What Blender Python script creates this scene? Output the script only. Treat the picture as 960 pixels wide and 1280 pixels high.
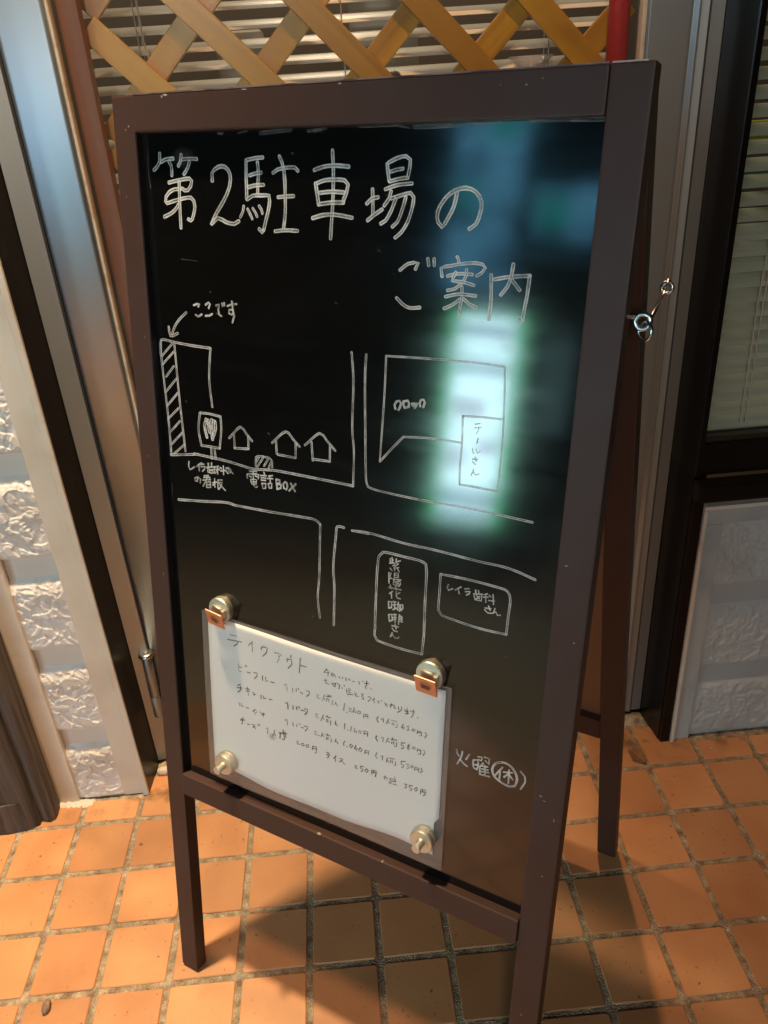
import bpy, bmesh, math, random
from mathutils import Vector, Matrix, noise
random.seed(7)
sc = bpy.context.scene
for o in list(bpy.data.objects): bpy.data.objects.remove(o)
S = 0.1            # one floor-tile module = 10 cm; every length below is in tile modules unless it says metres

# ------------------------------------------------------------------ camera
cam = bpy.data.cameras.new('camera'); co = bpy.data.objects.new('camera', cam); sc.collection.objects.link(co)
yaw, pitch, roll = 0.0443, 0.4963, 0.0673
fw = Vector((math.sin(yaw)*math.cos(pitch), math.cos(yaw)*math.cos(pitch), -math.sin(pitch)))
rt = Vector((math.cos(yaw), -math.sin(yaw), 0)); dn = fw.cross(rt)
r2 = rt*math.cos(roll) + dn*math.sin(roll); d2 = -rt*math.sin(roll) + dn*math.cos(roll)
M = Matrix((r2, -d2, -fw)).transposed().to_4x4(); M.translation = Vector((7.1741, -9.9907, 11.0051))*S
co.matrix_world = M
cam.sensor_fit = 'VERTICAL'; cam.sensor_height = 32.0; cam.lens = 1000.3166/1280*32.0
cam.clip_start = 0.01; cam.clip_end = 500
sc.camera = co
sc.render.resolution_x, sc.render.resolution_y = 768, 1024
sc.view_settings.view_transform = 'Standard'; sc.view_settings.look = 'None'
sc.view_settings.exposure = 0.0; sc.view_settings.gamma = 1.0
# ------------------------------------------------------------------ night sky
wd = bpy.data.worlds.new('World'); sc.world = wd; wd.use_nodes = True
nt = wd.node_tree; nt.nodes.clear()
sky = nt.nodes.new('ShaderNodeTexSky'); sky.sky_type = 'NISHITA'; sky.sun_disc = False
sky.sun_elevation = math.radians(-4); sky.sun_rotation = math.radians(200)
bg = nt.nodes.new('ShaderNodeBackground'); bg.inputs[1].default_value = 0.06
ow = nt.nodes.new('ShaderNodeOutputWorld'); nt.links.new(sky.outputs[0], bg.inputs[0]); nt.links.new(bg.outputs[0], ow.inputs[0])
# ------------------------------------------------------------------ lamps of the place and an added front fill (night: no sun)
def lamp(name, loc, power, col, radius, kind='POINT', to=None, ang=140, blend=0.6):
    L = bpy.data.lights.new(name, kind); L.energy = power; L.color = col; L.shadow_soft_size = radius
    o = bpy.data.objects.new(name, L); sc.collection.objects.link(o); o.location = loc
    if kind == 'SPOT':
        L.spot_size = math.radians(ang); L.spot_blend = blend
        o.rotation_euler = (Vector(to)-Vector(loc)).to_track_quat('-Z', 'Y').to_euler()
    return o
WARM = (1.0, 0.72, 0.44); WARM2 = (1.0, 0.55, 0.28)
lamp('eave_downlight', (0.36, -0.09, 2.30), 380, WARM, 0.045, 'SPOT', (-0.32, -0.55, 0), 80, 1.0)
lamp('eave_downlight', (0.90, -0.14, 2.15), 60, WARM2, 0.013, 'SPOT', (0.85, -0.25, 0), 84, 0.9)
lamp('street_fill_light', (0.15, -3.5, 1.72), 96, (1.0, 0.90, 0.80), 0.15)  # added soft fill for the board and notice, stands in for street ambient
lamp('shop_ceiling_light', (0.75, 0.9, 2.1), 32, (1.0, 0.8, 0.55), 0.15)

# ------------------------------------------------------------------ materials
def mat(name, col, rough=0.5, metal=0.0, spec=0.5, bump=None, var=None, coat=0.0, grime=None):
    """col: base colour; bump=(scale, strength, distance, detail); var=(colour2, scale, detail, lo, hi)"""
    m = bpy.data.materials.new(name); m.use_nodes = True; n = m.node_tree.nodes; l = m.node_tree.links
    b = n['Principled BSDF']; b.inputs['Base Color'].default_value = (*col, 1); b.inputs['Roughness'].default_value = rough
    b.inputs['Metallic'].default_value = metal; b.inputs['Specular IOR Level'].default_value = spec
    b.inputs['Coat Weight'].default_value = coat; b.inputs['Coat Roughness'].default_value = 0.08
    tc = n.new('ShaderNodeTexCoord')
    if var:
        t = n.new('ShaderNodeTexNoise'); t.inputs['Scale'].default_value = var[1]; t.inputs['Detail'].default_value = var[2]
        l.new(tc.outputs['Object'], t.inputs['Vector'])
        r = n.new('ShaderNodeMapRange'); r.inputs[1].default_value = var[3]; r.inputs[2].default_value = var[4]
        l.new(t.outputs[0], r.inputs[0])
        x = n.new('ShaderNodeMix'); x.data_type = 'RGBA'; x.inputs[6].default_value = (*col, 1); x.inputs[7].default_value = (*var[0], 1)
        l.new(r.outputs[0], x.inputs[0]); l.new(x.outputs[2], b.inputs['Base Color'])
    if bump:
        t = n.new('ShaderNodeTexNoise'); t.inputs['Scale'].default_value = bump[0]; t.inputs['Detail'].default_value = bump[3]
        l.new(tc.outputs['Object'], t.inputs['Vector'])
        u = n.new('ShaderNodeBump'); u.inputs['Strength'].default_value = bump[1]; u.inputs['Distance'].default_value = bump[2]
        l.new(t.outputs[0], u.inputs['Height']); l.new(u.outputs[0], b.inputs['Normal'])
    return m
def nodes(m): return m.node_tree.nodes, m.node_tree.links, m.node_tree.nodes['Principled BSDF']

def wood(name, c1, c2, axis, rough=0.45, scale=22, stretch=0.06, bumpd=0.0006, knots=False, spec=0.5):
    m = mat(name, c1, rough, spec=spec); n, l, b = nodes(m)
    tc = n['Texture Coordinate']; mp = n.new('ShaderNodeMapping')
    s = [1, 1, 1]; s[axis] = stretch; mp.inputs['Scale'].default_value = s
    l.new(tc.outputs['Object'], mp.inputs[0])
    t = n.new('ShaderNodeTexNoise'); t.inputs['Scale'].default_value = scale; t.inputs['Detail'].default_value = 6; t.inputs['Distortion'].default_value = 1.2
    oi = n.new('ShaderNodeObjectInfo'); ad = n.new('ShaderNodeVectorMath'); ad.operation = 'ADD'
    sc_ = n.new('ShaderNodeVectorMath'); sc_.operation = 'SCALE'; sc_.inputs[0].default_value = (13, 7, 5); l.new(oi.outputs['Random'], sc_.inputs['Scale'])
    l.new(mp.outputs[0], ad.inputs[0]); l.new(sc_.outputs[0], ad.inputs[1]); l.new(ad.outputs[0], t.inputs['Vector'])
    r = n.new('ShaderNodeMapRange'); r.inputs[1].default_value = 0.35; r.inputs[2].default_value = 0.68; l.new(t.outputs[0], r.inputs[0])
    x = n.new('ShaderNodeMix'); x.data_type = 'RGBA'; x.inputs[6].default_value = (*c1, 1); x.inputs[7].default_value = (*c2, 1)
    l.new(r.outputs[0], x.inputs[0]); out = x.outputs[2]
    if knots:
        v = n.new('ShaderNodeTexVoronoi'); v.inputs['Scale'].default_value = 6.0; l.new(ad.outputs[0], v.inputs['Vector'])
        mp2 = n.new('ShaderNodeMapping'); s2 = [1, 1, 1]; s2[axis] = 0.5; mp2.inputs['Scale'].default_value = s2; l.new(tc.outputs['Object'], mp2.inputs[0])
        ad2 = n.new('ShaderNodeVectorMath'); ad2.operation = 'ADD'; l.new(mp2.outputs[0], ad2.inputs[0]); l.new(sc_.outputs[0], ad2.inputs[1]); l.new(ad2.outputs[0], v.inputs['Vector'])
        rk = n.new('ShaderNodeMapRange'); rk.inputs[1].default_value = 0.05; rk.inputs[2].default_value = 0.12; rk.inputs[3].default_value = 1; rk.inputs[4].default_value = 0
        l.new(v.outputs['Distance'], rk.inputs[0])
        xk = n.new('ShaderNodeMix'); xk.data_type = 'RGBA'; l.new(rk.outputs[0], xk.inputs[0]); l.new(out, xk.inputs[6]); xk.inputs[7].default_value = (c2[0]*0.35, c2[1]*0.25, c2[2]*0.3, 1); out = xk.outputs[2]
    l.new(out, b.inputs['Base Color'])
    u = n.new('ShaderNodeBump'); u.inputs['Strength'].default_value = 0.6; u.inputs['Distance'].default_value = bumpd
    l.new(t.outputs[0], u.inputs['Height']); l.new(u.outputs[0], b.inputs['Normal'])
    return m

def emit(name, col, strength, blotch=None):
    m = bpy.data.materials.new(name); m.use_nodes = True; n = m.node_tree.nodes; l = m.node_tree.links; n.clear()
    e = n.new('ShaderNodeEmission'); e.inputs[0].default_value = (*col, 1); e.inputs[1].default_value = strength
    o = n.new('ShaderNodeOutputMaterial'); l.new(e.outputs[0], o.inputs[0])
    if blotch:
        tc = n.new('ShaderNodeTexCoord'); t = n.new('ShaderNodeTexNoise'); t.inputs['Scale'].default_value = blotch[1]; l.new(tc.outputs['Object'], t.inputs['Vector'])
        r = n.new('ShaderNodeMapRange'); r.inputs[1].default_value = 0.45; r.inputs[2].default_value = 0.62; l.new(t.outputs[0], r.inputs[0])
        x = n.new('ShaderNodeMix'); x.data_type = 'RGBA'; x.inputs[6].default_value = (*col, 1); x.inputs[7].default_value = (*blotch[0], 1)
        l.new(r.outputs[0], x.inputs[0]); l.new(x.outputs[2], e.inputs[0])
    return m

# glazed terracotta tile: every tile its own tint, faint mottling, dark specks, a few scuffs
def tile_mat():
    m = mat('terracotta_tile', (0.50, 0.26, 0.13), 0.42); n, l, b = nodes(m); tc = n['Texture Coordinate']
    geo = n.new('ShaderNodeNewGeometry'); oi = n.new('ShaderNodeObjectInfo')
    t = n.new('ShaderNodeTexNoise'); t.inputs['Scale'].default_value = 9; t.inputs['Detail'].default_value = 5; l.new(geo.outputs['Position'], t.inputs['Vector'])
    x = n.new('ShaderNodeMix'); x.data_type = 'RGBA'; x.inputs[6].default_value = (0.57, 0.285, 0.125, 1); x.inputs[7].default_value = (0.47, 0.215, 0.09, 1)
    r = n.new('ShaderNodeMapRange'); r.inputs[1].default_value = 0.35; r.inputs[2].default_value = 0.7; l.new(t.outputs[0], r.inputs[0]); l.new(r.outputs[0], x.inputs[0])
    h = n.new('ShaderNodeHueSaturation'); l.new(x.outputs[2], h.inputs['Color'])
    rv = n.new('ShaderNodeMapRange'); rv.inputs[3].default_value = 0.78; rv.inputs[4].default_value = 1.08; l.new(oi.outputs['Random'], rv.inputs[0]); l.new(rv.outputs[0], h.inputs['Value'])
    # specks
    s = n.new('ShaderNodeTexNoise'); s.inputs['Scale'].default_value = 130; s.inputs['Detail'].default_value = 2; l.new(geo.outputs['Position'], s.inputs['Vector'])
    rs = n.new('ShaderNodeMapRange'); rs.inputs[1].default_value = 0.66; rs.inputs[2].default_value = 0.72; l.new(s.outputs[0], rs.inputs[0])
    s2 = n.new('ShaderNodeTexNoise'); s2.inputs['Scale'].default_value = 7; l.new(geo.outputs['Position'], s2.inputs['Vector'])
    r2_ = n.new('ShaderNodeMapRange'); r2_.inputs[1].default_value = 0.42; r2_.inputs[2].default_value = 0.6; l.new(s2.outputs[0], r2_.inputs[0])
    mu = n.new('ShaderNodeMath'); mu.operation = 'MULTIPLY'; l.new(rs.outputs[0], mu.inputs[0]); l.new(r2_.outputs[0], mu.inputs[1])
    # dirt that collects along the foot of the wall (y > 0.01 m) and in patches
    sp = n.new('ShaderNodeSeparateXYZ'); l.new(geo.outputs['Position'], sp.inputs[0])
    rw = n.new('ShaderNodeMapRange'); rw.inputs[1].default_value = 0.005; rw.inputs[2].default_value = 0.055; rw.inputs[4].default_value = 1.0; l.new(sp.outputs[1], rw.inputs[0])
    d = n.new('ShaderNodeTexNoise'); d.inputs['Scale'].default_value = 30; d.inputs['Detail'].default_value = 6; l.new(geo.outputs['Position'], d.inputs['Vector'])
    rd = n.new('ShaderNodeMapRange'); rd.inputs[1].default_value = 0.5; rd.inputs[2].default_value = 0.66; l.new(d.outputs[0], rd.inputs[0])
    m2 = n.new('ShaderNodeMath'); m2.operation = 'MULTIPLY'; l.new(rw.outputs[0], m2.inputs[0]); l.new(rd.outputs[0], m2.inputs[1])
    ma = n.new('ShaderNodeMath'); ma.operation = 'MAXIMUM'; l.new(mu.outputs[0], ma.inputs[0]); l.new(m2.outputs[0], ma.inputs[1])
    fx = n.new('ShaderNodeMix'); fx.data_type = 'RGBA'; l.new(ma.outputs[0], fx.inputs[0]); l.new(h.outputs[0], fx.inputs[6]); fx.inputs[7].default_value = (0.20, 0.10, 0.045, 1)
    l.new(fx.outputs[2], b.inputs['Base Color'])
    rr = n.new('ShaderNodeMapRange'); rr.inputs[1].default_value = 0.3; rr.inputs[2].default_value = 0.7; rr.inputs[3].default_value = 0.36; rr.inputs[4].default_value = 0.52
    l.new(d.outputs[0], rr.inputs[0]); l.new(rr.outputs[0], b.inputs['Roughness'])
    u = n.new('ShaderNodeBump'); u.inputs['Strength'].default_value = 0.35; u.inputs['Distance'].default_value = 0.0012
    l.new(t.outputs[0], u.inputs['Height']); l.new(u.outputs[0], b.inputs['Normal'])
    return m
def mortar_mat():
    m = mat('sandy_mortar', (0.3, 0.25, 0.15), 0.9); n, l, b = nodes(m); geo = n.new('ShaderNodeNewGeometry')
    v = n.new('ShaderNodeTexVoronoi'); v.inputs['Scale'].default_value = 380; l.new(geo.outputs['Position'], v.inputs['Vector'])
    t = n.new('ShaderNodeTexNoise'); t.inputs['Scale'].default_value = 60; t.inputs['Detail'].default_value = 7; l.new(geo.outputs['Position'], t.inputs['Vector'])
    cr = n.new('ShaderNodeValToRGB'); e = cr.color_ramp.elements; e[0].position = 0.3; e[0].color = (0.17, 0.115, 0.06, 1); e[1].position = 0.72; e[1].color = (0.52, 0.43, 0.27, 1)
    em = cr.color_ramp.elements.new(0.5); em.color = (0.34, 0.25, 0.14, 1); l.new(t.outputs[0], cr.inputs[0])
    x = n.new('ShaderNodeMix'); x.data_type = 'RGBA'; x.blend_type = 'OVERLAY'; x.inputs[0].default_value = 0.22; l.new(cr.outputs[0], x.inputs[6]); l.new(v.outputs['Color'], x.inputs[7])
    hs = n.new('ShaderNodeHueSaturation'); hs.inputs['Saturation'].default_value = 0.8; l.new(x.outputs[2], hs.inputs['Color']); l.new(hs.outputs[0], b.inputs['Base Color'])
    u = n.new('ShaderNodeBump'); u.inputs['Strength'].default_value = 1; u.inputs['Distance'].default_value = 0.0025; l.new(v.outputs['Distance'], u.inputs['Height'])
    u2 = n.new('ShaderNodeBump'); u2.inputs['Strength'].default_value = 0.8; u2.inputs['Distance'].default_value = 0.003; l.new(t.outputs[0], u2.inputs['Height']); l.new(u.outputs[0], u2.inputs['Normal'])
    l.new(u2.outputs[0], b.inputs['Normal'])
    return m
# wormy stamped relief of the siding boards
def siding_mat(name, col, depth=0.0032):
    m = mat(name, col, 0.55); n, l, b = nodes(m); geo = n.new('ShaderNodeNewGeometry')
    f = n.new('ShaderNodeTexNoise'); f.inputs['Scale'].default_value = 260; f.inputs['Detail'].default_value = 4; l.new(geo.outputs['Position'], f.inputs['Vector'])
    u = n.new('ShaderNodeBump'); u.inputs['Strength'].default_value = 0.5; u.inputs['Distance'].default_value = 0.0008; l.new(f.outputs[0], u.inputs['Height']); l.new(u.outputs[0], b.inputs['Normal'])
    g = n.new('ShaderNodeTexNoise'); g.inputs['Scale'].default_value = 9; g.inputs['Detail'].default_value = 6; l.new(geo.outputs['Position'], g.inputs['Vector'])
    r = n.new('ShaderNodeMapRange'); r.inputs[1].default_value = 0.5; r.inputs[2].default_value = 0.8; l.new(g.outputs[0], r.inputs[0])
    x = n.new('ShaderNodeMix'); x.data_type = 'RGBA'; x.inputs[6].default_value = (*col, 1); x.inputs[7].default_value = (col[0]*.72, col[1]*.66, col[2]*.58, 1); l.new(r.outputs[0], x.inputs[0]); l.new(x.outputs[2], b.inputs['Base Color'])
    return m
def ribbon_mat(name, col, edge, centre, rough=0.85, lo=0.35, hi=0.62):
    """marker stroke: opaque rim, thinner middle, patchy"""
    m = bpy.data.materials.new(name); m.use_nodes = True; n = m.node_tree.nodes; l = m.node_tree.links
    b = n['Principled BSDF']; b.inputs['Base Color'].default_value = (*col, 1); b.inputs['Roughness'].default_value = rough; b.inputs['Specular IOR Level'].default_value = 0.2
    uv = n.new('ShaderNodeUVMap'); uv.uv_map = 'stroke'; sp = n.new('ShaderNodeSeparateXYZ'); l.new(uv.outputs[0], sp.inputs[0])
    av = n.new('ShaderNodeMath'); av.operation = 'ABSOLUTE'; l.new(sp.outputs[1], av.inputs[0])
    iv = n.new('ShaderNodeMath'); iv.operation = 'SUBTRACT'; iv.inputs[0].default_value = 1.0; l.new(sp.outputs[0], iv.inputs[1])
    mx = n.new('ShaderNodeMath'); mx.operation = 'MAXIMUM'; l.new(av.outputs[0], mx.inputs[0]); l.new(iv.outputs[0], mx.inputs[1])
    tc = n.new('ShaderNodeTexCoord'); t = n.new('ShaderNodeTexNoise'); t.inputs['Scale'].default_value = 420; t.inputs['Detail'].default_value = 3; l.new(tc.outputs['Object'], t.inputs['Vector'])
    s2 = n.new('ShaderNodeMath'); s2.operation = 'MULTIPLY_ADD'; s2.inputs[1].default_value = 0.5; s2.inputs[2].default_value = -0.25; l.new(t.outputs[0], s2.inputs[0])
    ad = n.new('ShaderNodeMath'); l.new(mx.outputs[0], ad.inputs[0]); l.new(s2.outputs[0], ad.inputs[1])
    r = n.new('ShaderNodeMapRange'); r.inputs[1].default_value = lo; r.inputs[2].default_value = hi; r.inputs[3].default_value = centre; r.inputs[4].default_value = edge; l.new(ad.outputs[0], r.inputs[0])
    t2 = n.new('ShaderNodeTexNoise'); t2.inputs['Scale'].default_value = 60; l.new(tc.outputs['Object'], t2.inputs['Vector'])
    r3 = n.new('ShaderNodeMapRange'); r3.inputs[1].default_value = 0.35; r3.inputs[2].default_value = 0.6; r3.inputs[3].default_value = 0.5; r3.inputs[4].default_value = 1.0; l.new(t2.outputs[0], r3.inputs[0])
    mm = n.new('ShaderNodeMath'); mm.operation = 'MULTIPLY'; l.new(r.outputs[0], mm.inputs[0]); l.new(r3.outputs[0], mm.inputs[1])
    l.new(mm.outputs[0], b.inputs['Alpha'])
    return m

MT = {}
MT['tile'] = tile_mat(); MT['mortar'] = mortar_mat()
MT['paint'] = mat('brown_purple_paint', (0.056, 0.028, 0.021), 0.5, spec=0.25, bump=(90, 0.35, 0.0008, 5), var=((0.058, 0.034, 0.030), 14, 6, 0.45, 0.75))
MT['hardboard'] = mat('brown_hardboard', (0.16, 0.085, 0.05), 0.55, bump=(80, .2, .0006, 4))
MT['chip'] = mat('bare_wood_chip', (0.38, 0.29, 0.22), 0.8)
MT['board'] = mat('black_enamel_board', (0.0045, 0.0045, 0.0045), 0.10, spec=0.85, bump=(5, 0.06, 0.002, 2))
def _wipe(m):
    n, l, b = nodes(m); tc = n['Texture Coordinate']; mp = n.new('ShaderNodeMapping'); mp.inputs['Scale'].default_value = (3, 3, 14); mp.inputs['Rotation'].default_value = (0, 0.5, 0); l.new(tc.outputs['Object'], mp.inputs[0])
    t = n.new('ShaderNodeTexNoise'); t.inputs['Scale'].default_value = 3; t.inputs['Detail'].default_value = 7; t.inputs['Roughness'].default_value = 0.65; l.new(mp.outputs[0], t.inputs['Vector'])
    r = n.new('ShaderNodeMapRange'); r.inputs[1].default_value = 0.35; r.inputs[2].default_value = 0.75; r.inputs[3].default_value = 0.08; r.inputs[4].default_value = 0.12; l.new(t.outputs[0], r.inputs[0]); l.new(r.outputs[0], b.inputs['Roughness'])
    q = n.new('ShaderNodeMapRange'); q.inputs[1].default_value = 0.5; q.inputs[2].default_value = 0.85; l.new(t.outputs[0], q.inputs[0])
    x = n.new('ShaderNodeMix'); x.data_type = 'RGBA'; x.inputs[6].default_value = (.0042, .0042, .0040, 1); x.inputs[7].default_value = (.0068, .0068, .0066, 1); l.new(q.outputs[0], x.inputs[0]); l.new(x.outputs[2], b.inputs['Base Color'])
_wipe(MT['board'])
MT['boardedge'] = mat('black_board_edge', (0.006, 0.005, 0.004), 0.5)
MT['siding'] = siding_mat('white_stamped_siding', (0.68, 0.66, 0.62))
MT['sidingsmooth'] = mat('white_smooth_siding', (0.62, 0.60, 0.55), 0.5, bump=(60, 0.3, 0.001, 5))
MT['trim'] = mat('off_white_trim_paint', (0.62, 0.57, 0.48), 0.42, var=((0.50, 0.43, 0.34), 10, 5, 0.5, 0.8), bump=(50, 0.2, 0.0006, 4))
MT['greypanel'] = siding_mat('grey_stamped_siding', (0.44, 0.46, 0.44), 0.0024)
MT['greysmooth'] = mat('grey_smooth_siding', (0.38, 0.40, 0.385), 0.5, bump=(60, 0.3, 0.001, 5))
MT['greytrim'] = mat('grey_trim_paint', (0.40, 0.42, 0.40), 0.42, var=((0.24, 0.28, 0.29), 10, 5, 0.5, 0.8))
MT['black'] = mat('black_gloss_paint', (0.004, 0.004, 0.0038), 0.25, spec=0.22, bump=(40, 0.25, 0.0012, 4), var=((0.006, 0.006, 0.005), 20, 5, 0.5, 0.7))
MT['brownblack'] = mat('brown_black_paint', (0.012, 0.010, 0.007), 0.35, spec=0.22, bump=(40, 0.25, 0.0012, 4), var=((0.028, 0.022, 0.015), 26, 6, 0.55, 0.75))
MT['alu'] = mat('blue_tinted_aluminium', (0.35, 0.42, 0.47), 0.44, metal=1.0, bump=(3, 0.12, 0.004, 2))  # left stile only: reflected blue light put into the base colour
MT['alu2'] = mat('dull_aluminium', (0.30, 0.32, 0.315), 0.42, metal=0.8)
MT['gasket'] = mat('cream_glazing_bead', (0.50, 0.43, 0.33), 0.6, var=((0.4, 0.3, 0.2), 60, 5, 0.5, 0.7))
MT['rubber'] = mat('black_rubber', (0.012, 0.011, 0.010), 0.6)
MT['redwood'] = wood('reddish_stained_wood', (0.27, 0.095, 0.028), (0.17, 0.055, 0.016), 2, 0.5)
MT['pine'] = wood('varnished_yellow_pine', (0.58, 0.30, 0.014), (0.34, 0.145, 0.008), 0, 0.32, scale=20, stretch=0.08, knots=True)
MT['slat'] = mat('beige_blind_slat', (0.66, 0.63, 0.53), 0.35)
MT['slat2'] = mat('olive_grey_blind_slat', (0.40, 0.43, 0.31), 0.4)
MT['cord'] = mat('blind_cord', (0.5, 0.48, 0.42), 0.8)
MT['red'] = mat('red_lacquer', (0.55, 0.02, 0.015), 0.35)
MT['roomwall'] = mat('brown_room_wall', (0.10, 0.075, 0.05), 0.8)
MT['whitecard'] = mat('white_card', (0.6, 0.6, 0.55), 0.7)
MT['oldwood'] = wood('weathered_grey_wood', (0.105, 0.085, 0.068), (0.022, 0.016, 0.012), 2, 0.8, scale=55, stretch=0.05, bumpd=0.006)
MT['brass'] = mat('pale_brass', (0.62, 0.585, 0.47), 0.5, metal=1.0, bump=(200, 0.15, 0.0004, 3))
MT['chrome'] = mat('bright_steel', (0.55, 0.56, 0.54), 0.28, metal=1.0)
MT['copper'] = mat('copper_plate', (0.56, 0.33, 0.23), 0.42, metal=0.85)
MT['darkmetal'] = mat('dark_steel', (0.1, 0.1, 0.1), 0.3, metal=1.0)  # even dark grey metal
MT['paper'] = mat('white_copy_paper', (0.80, 0.79, 0.76), 0.75)
MT['stone'] = mat('brown_pebble', (0.20, 0.13, 0.08), 0.8, bump=(300, 0.8, 0.002, 5), var=((0.33, 0.25, 0.18), 120, 4, 0.4, 0.6))
MT['leaf'] = mat('dry_leaf', (0.42, 0.24, 0.12), 0.8, bump=(200, 0.6, 0.001, 4))
MT['mortarlump'] = mat('pale_mortar', (0.55, 0.5, 0.42), 0.9, bump=(120, 1, 0.003, 5))
MT['chalk'] = ribbon_mat('white_marker', (0.74, 0.75, 0.73), 0.96, 0.42)
MT['chalkfine'] = ribbon_mat('white_marker_fine', (0.66, 0.67, 0.65), 0.88, 0.6)
MT['chalkline'] = ribbon_mat('white_marker_line', (0.62, 0.63, 0.62), 0.88, 0.36)
MT['ink'] = ribbon_mat('pencil_grey_ink', (0.05, 0.045, 0.04), 0.85, 0.85)
# clear sleeve: mostly see-through, thin milky film, glossy
def film(name, milk, tint, rough=0.12, gloss=0.08):
    m = bpy.data.materials.new(name); m.use_nodes = True; n = m.node_tree.nodes; l = m.node_tree.links; n.clear()
    tr = n.new('ShaderNodeBsdfTransparent'); d = n.new('ShaderNodeBsdfDiffuse'); d.inputs[0].default_value = (*tint, 1)
    g = n.new('ShaderNodeBsdfGlossy'); g.inputs['Roughness'].default_value = rough
    x = n.new('ShaderNodeMixShader'); x.inputs[0].default_value = milk; l.new(tr.outputs[0], x.inputs[1]); l.new(d.outputs[0], x.inputs[2])
    ge = n.new('ShaderNodeNewGeometry'); dp = n.new('ShaderNodeVectorMath'); dp.operation = 'DOT_PRODUCT'; l.new(ge.outputs['Incoming'], dp.inputs[0]); l.new(ge.outputs['Normal'], dp.inputs[1])
    ab = n.new('ShaderNodeMath'); ab.operation = 'ABSOLUTE'; l.new(dp.outputs['Value'], ab.inputs[0])
    om = n.new('ShaderNodeMath'); om.operation = 'SUBTRACT'; om.inputs[0].default_value = 1; l.new(ab.outputs[0], om.inputs[1])
    pw = n.new('ShaderNodeMath'); pw.operation = 'POWER'; pw.inputs[1].default_value = 5; l.new(om.outputs[0], pw.inputs[0])
    fr = n.new('ShaderNodeMath'); fr.operation = 'MULTIPLY_ADD'; fr.inputs[1].default_value = 0.96; fr.inputs[2].default_value = 0.04; l.new(pw.outputs[0], fr.inputs[0])
    y = n.new('ShaderNodeMixShader'); l.new(fr.outputs[0], y.inputs[0]); l.new(x.outputs[0], y.inputs[1]); l.new(g.outputs[0], y.inputs[2])
    o = n.new('ShaderNodeOutputMaterial'); l.new(y.outputs[0], o.inputs[0]); return m
MT['sleeve'] = film('clear_plastic_sleeve', 0.13, (0.8, 0.78, 0.75), 0.18)
MT['glass'] = film('window_glass', 0.012, (0.7, 0.7, 0.68), 0.03)
MT['bowlglass'] = film('pressed_glass', 0.35, (0.8, 0.8, 0.78), 0.06)
MT['haze'] = ribbon_mat('lamp_glow_on_chalk', (0.5, 0.48, 0.40), 0.0, 0.10, lo=0.1, hi=0.95)

# ------------------------------------------------------------------ mesh helpers
def world_of(p):
    v = Vector((0, 0, 0))
    while p is not None: v += p.location; p = p.parent
    return v
def obj(name, bm, m, parent=None, label=None, cat=None, group=None, kind=None, smooth=False, origin=None):
    """bm in tile modules, world axes -> one mesh object in metres"""
    bmesh.ops.scale(bm, vec=(S, S, S), verts=bm.verts)
    if origin is None:
        off = world_of(parent) if parent else None
        if parent is None:
            xs = [v.co for v in bm.verts]
            off = Vector(((min(c.x for c in xs)+max(c.x for c in xs))/2, (min(c.y for c in xs)+max(c.y for c in xs))/2, min(c.z for c in xs)))
    else: off = Vector(origin)*S
    bmesh.ops.translate(bm, vec=-off, verts=bm.verts)
    me = bpy.data.meshes.new(name); bm.normal_update(); bm.to_mesh(me); bm.free()
    for x in (m if isinstance(m, (list, tuple)) else [m]): me.materials.append(x)
    if smooth:
        for p_ in me.polygons: p_.use_smooth = True
    o = bpy.data.objects.new(name, me); sc.collection.objects.link(o)
    if parent: o.parent = parent; o.location = off - world_of(parent)
    else: o.location = off
    tagp(o, label, cat, group, kind); return o
def tagp(o, label=None, cat=None, group=None, kind=None):
    if label: o['label'] = label
    if cat: o['category'] = cat
    if group: o['group'] = group
    if kind: o['kind'] = kind
    return o
def thing(name, loc, label, cat, group=None):
    o = bpy.data.objects.new(name, None); sc.collection.objects.link(o); o.location = Vector(loc)*S; o.empty_display_size = 0.05
    return tagp(o, label, cat, group)
def box(x0, x1, y0, y1, z0, z1, bev=0.0, seg=1, bm=None):
    b = bmesh.new() if bm is None else bm
    r = bmesh.ops.create_cube(b, size=1); vs = r['verts']
    bmesh.ops.scale(b, vec=(x1-x0, y1-y0, z1-z0), verts=vs); bmesh.ops.translate(b, vec=((x0+x1)/2, (y0+y1)/2, (z0+z1)/2), verts=vs)
    if bev:
        es = list({e for v in vs for e in v.link_edges}); bmesh.ops.bevel(b, geom=es, offset=bev, segments=seg, profile=0.7, affect='EDGES')
    return b
def obox(o, X, Y, Z, x0, x1, y0, y1, z0, z1, bev=0.0, seg=1, jit=None):
    """box in an oriented basis"""
    b = box(x0, x1, y0, y1, z0, z1, bev, seg)
    for v in b.verts: v.co = o + X*v.co.x + Y*v.co.y + Z*v.co.z
    bmesh.ops.recalc_face_normals(b, faces=b.faces); return b
def tube(p0, p1, r0, r1=None, n=16, bm=None, caps=True):
    b = bm or bmesh.new(); p0 = Vector(p0); p1 = Vector(p1); r1 = r0 if r1 is None else r1
    d = p1-p0; q = d.to_track_quat('Z', 'Y').to_matrix().to_4x4(); q.translation = (p0+p1)/2
    bmesh.ops.create_cone(b, cap_ends=caps, segments=n, radius1=r0, radius2=r1, depth=d.length, matrix=q); return b
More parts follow.
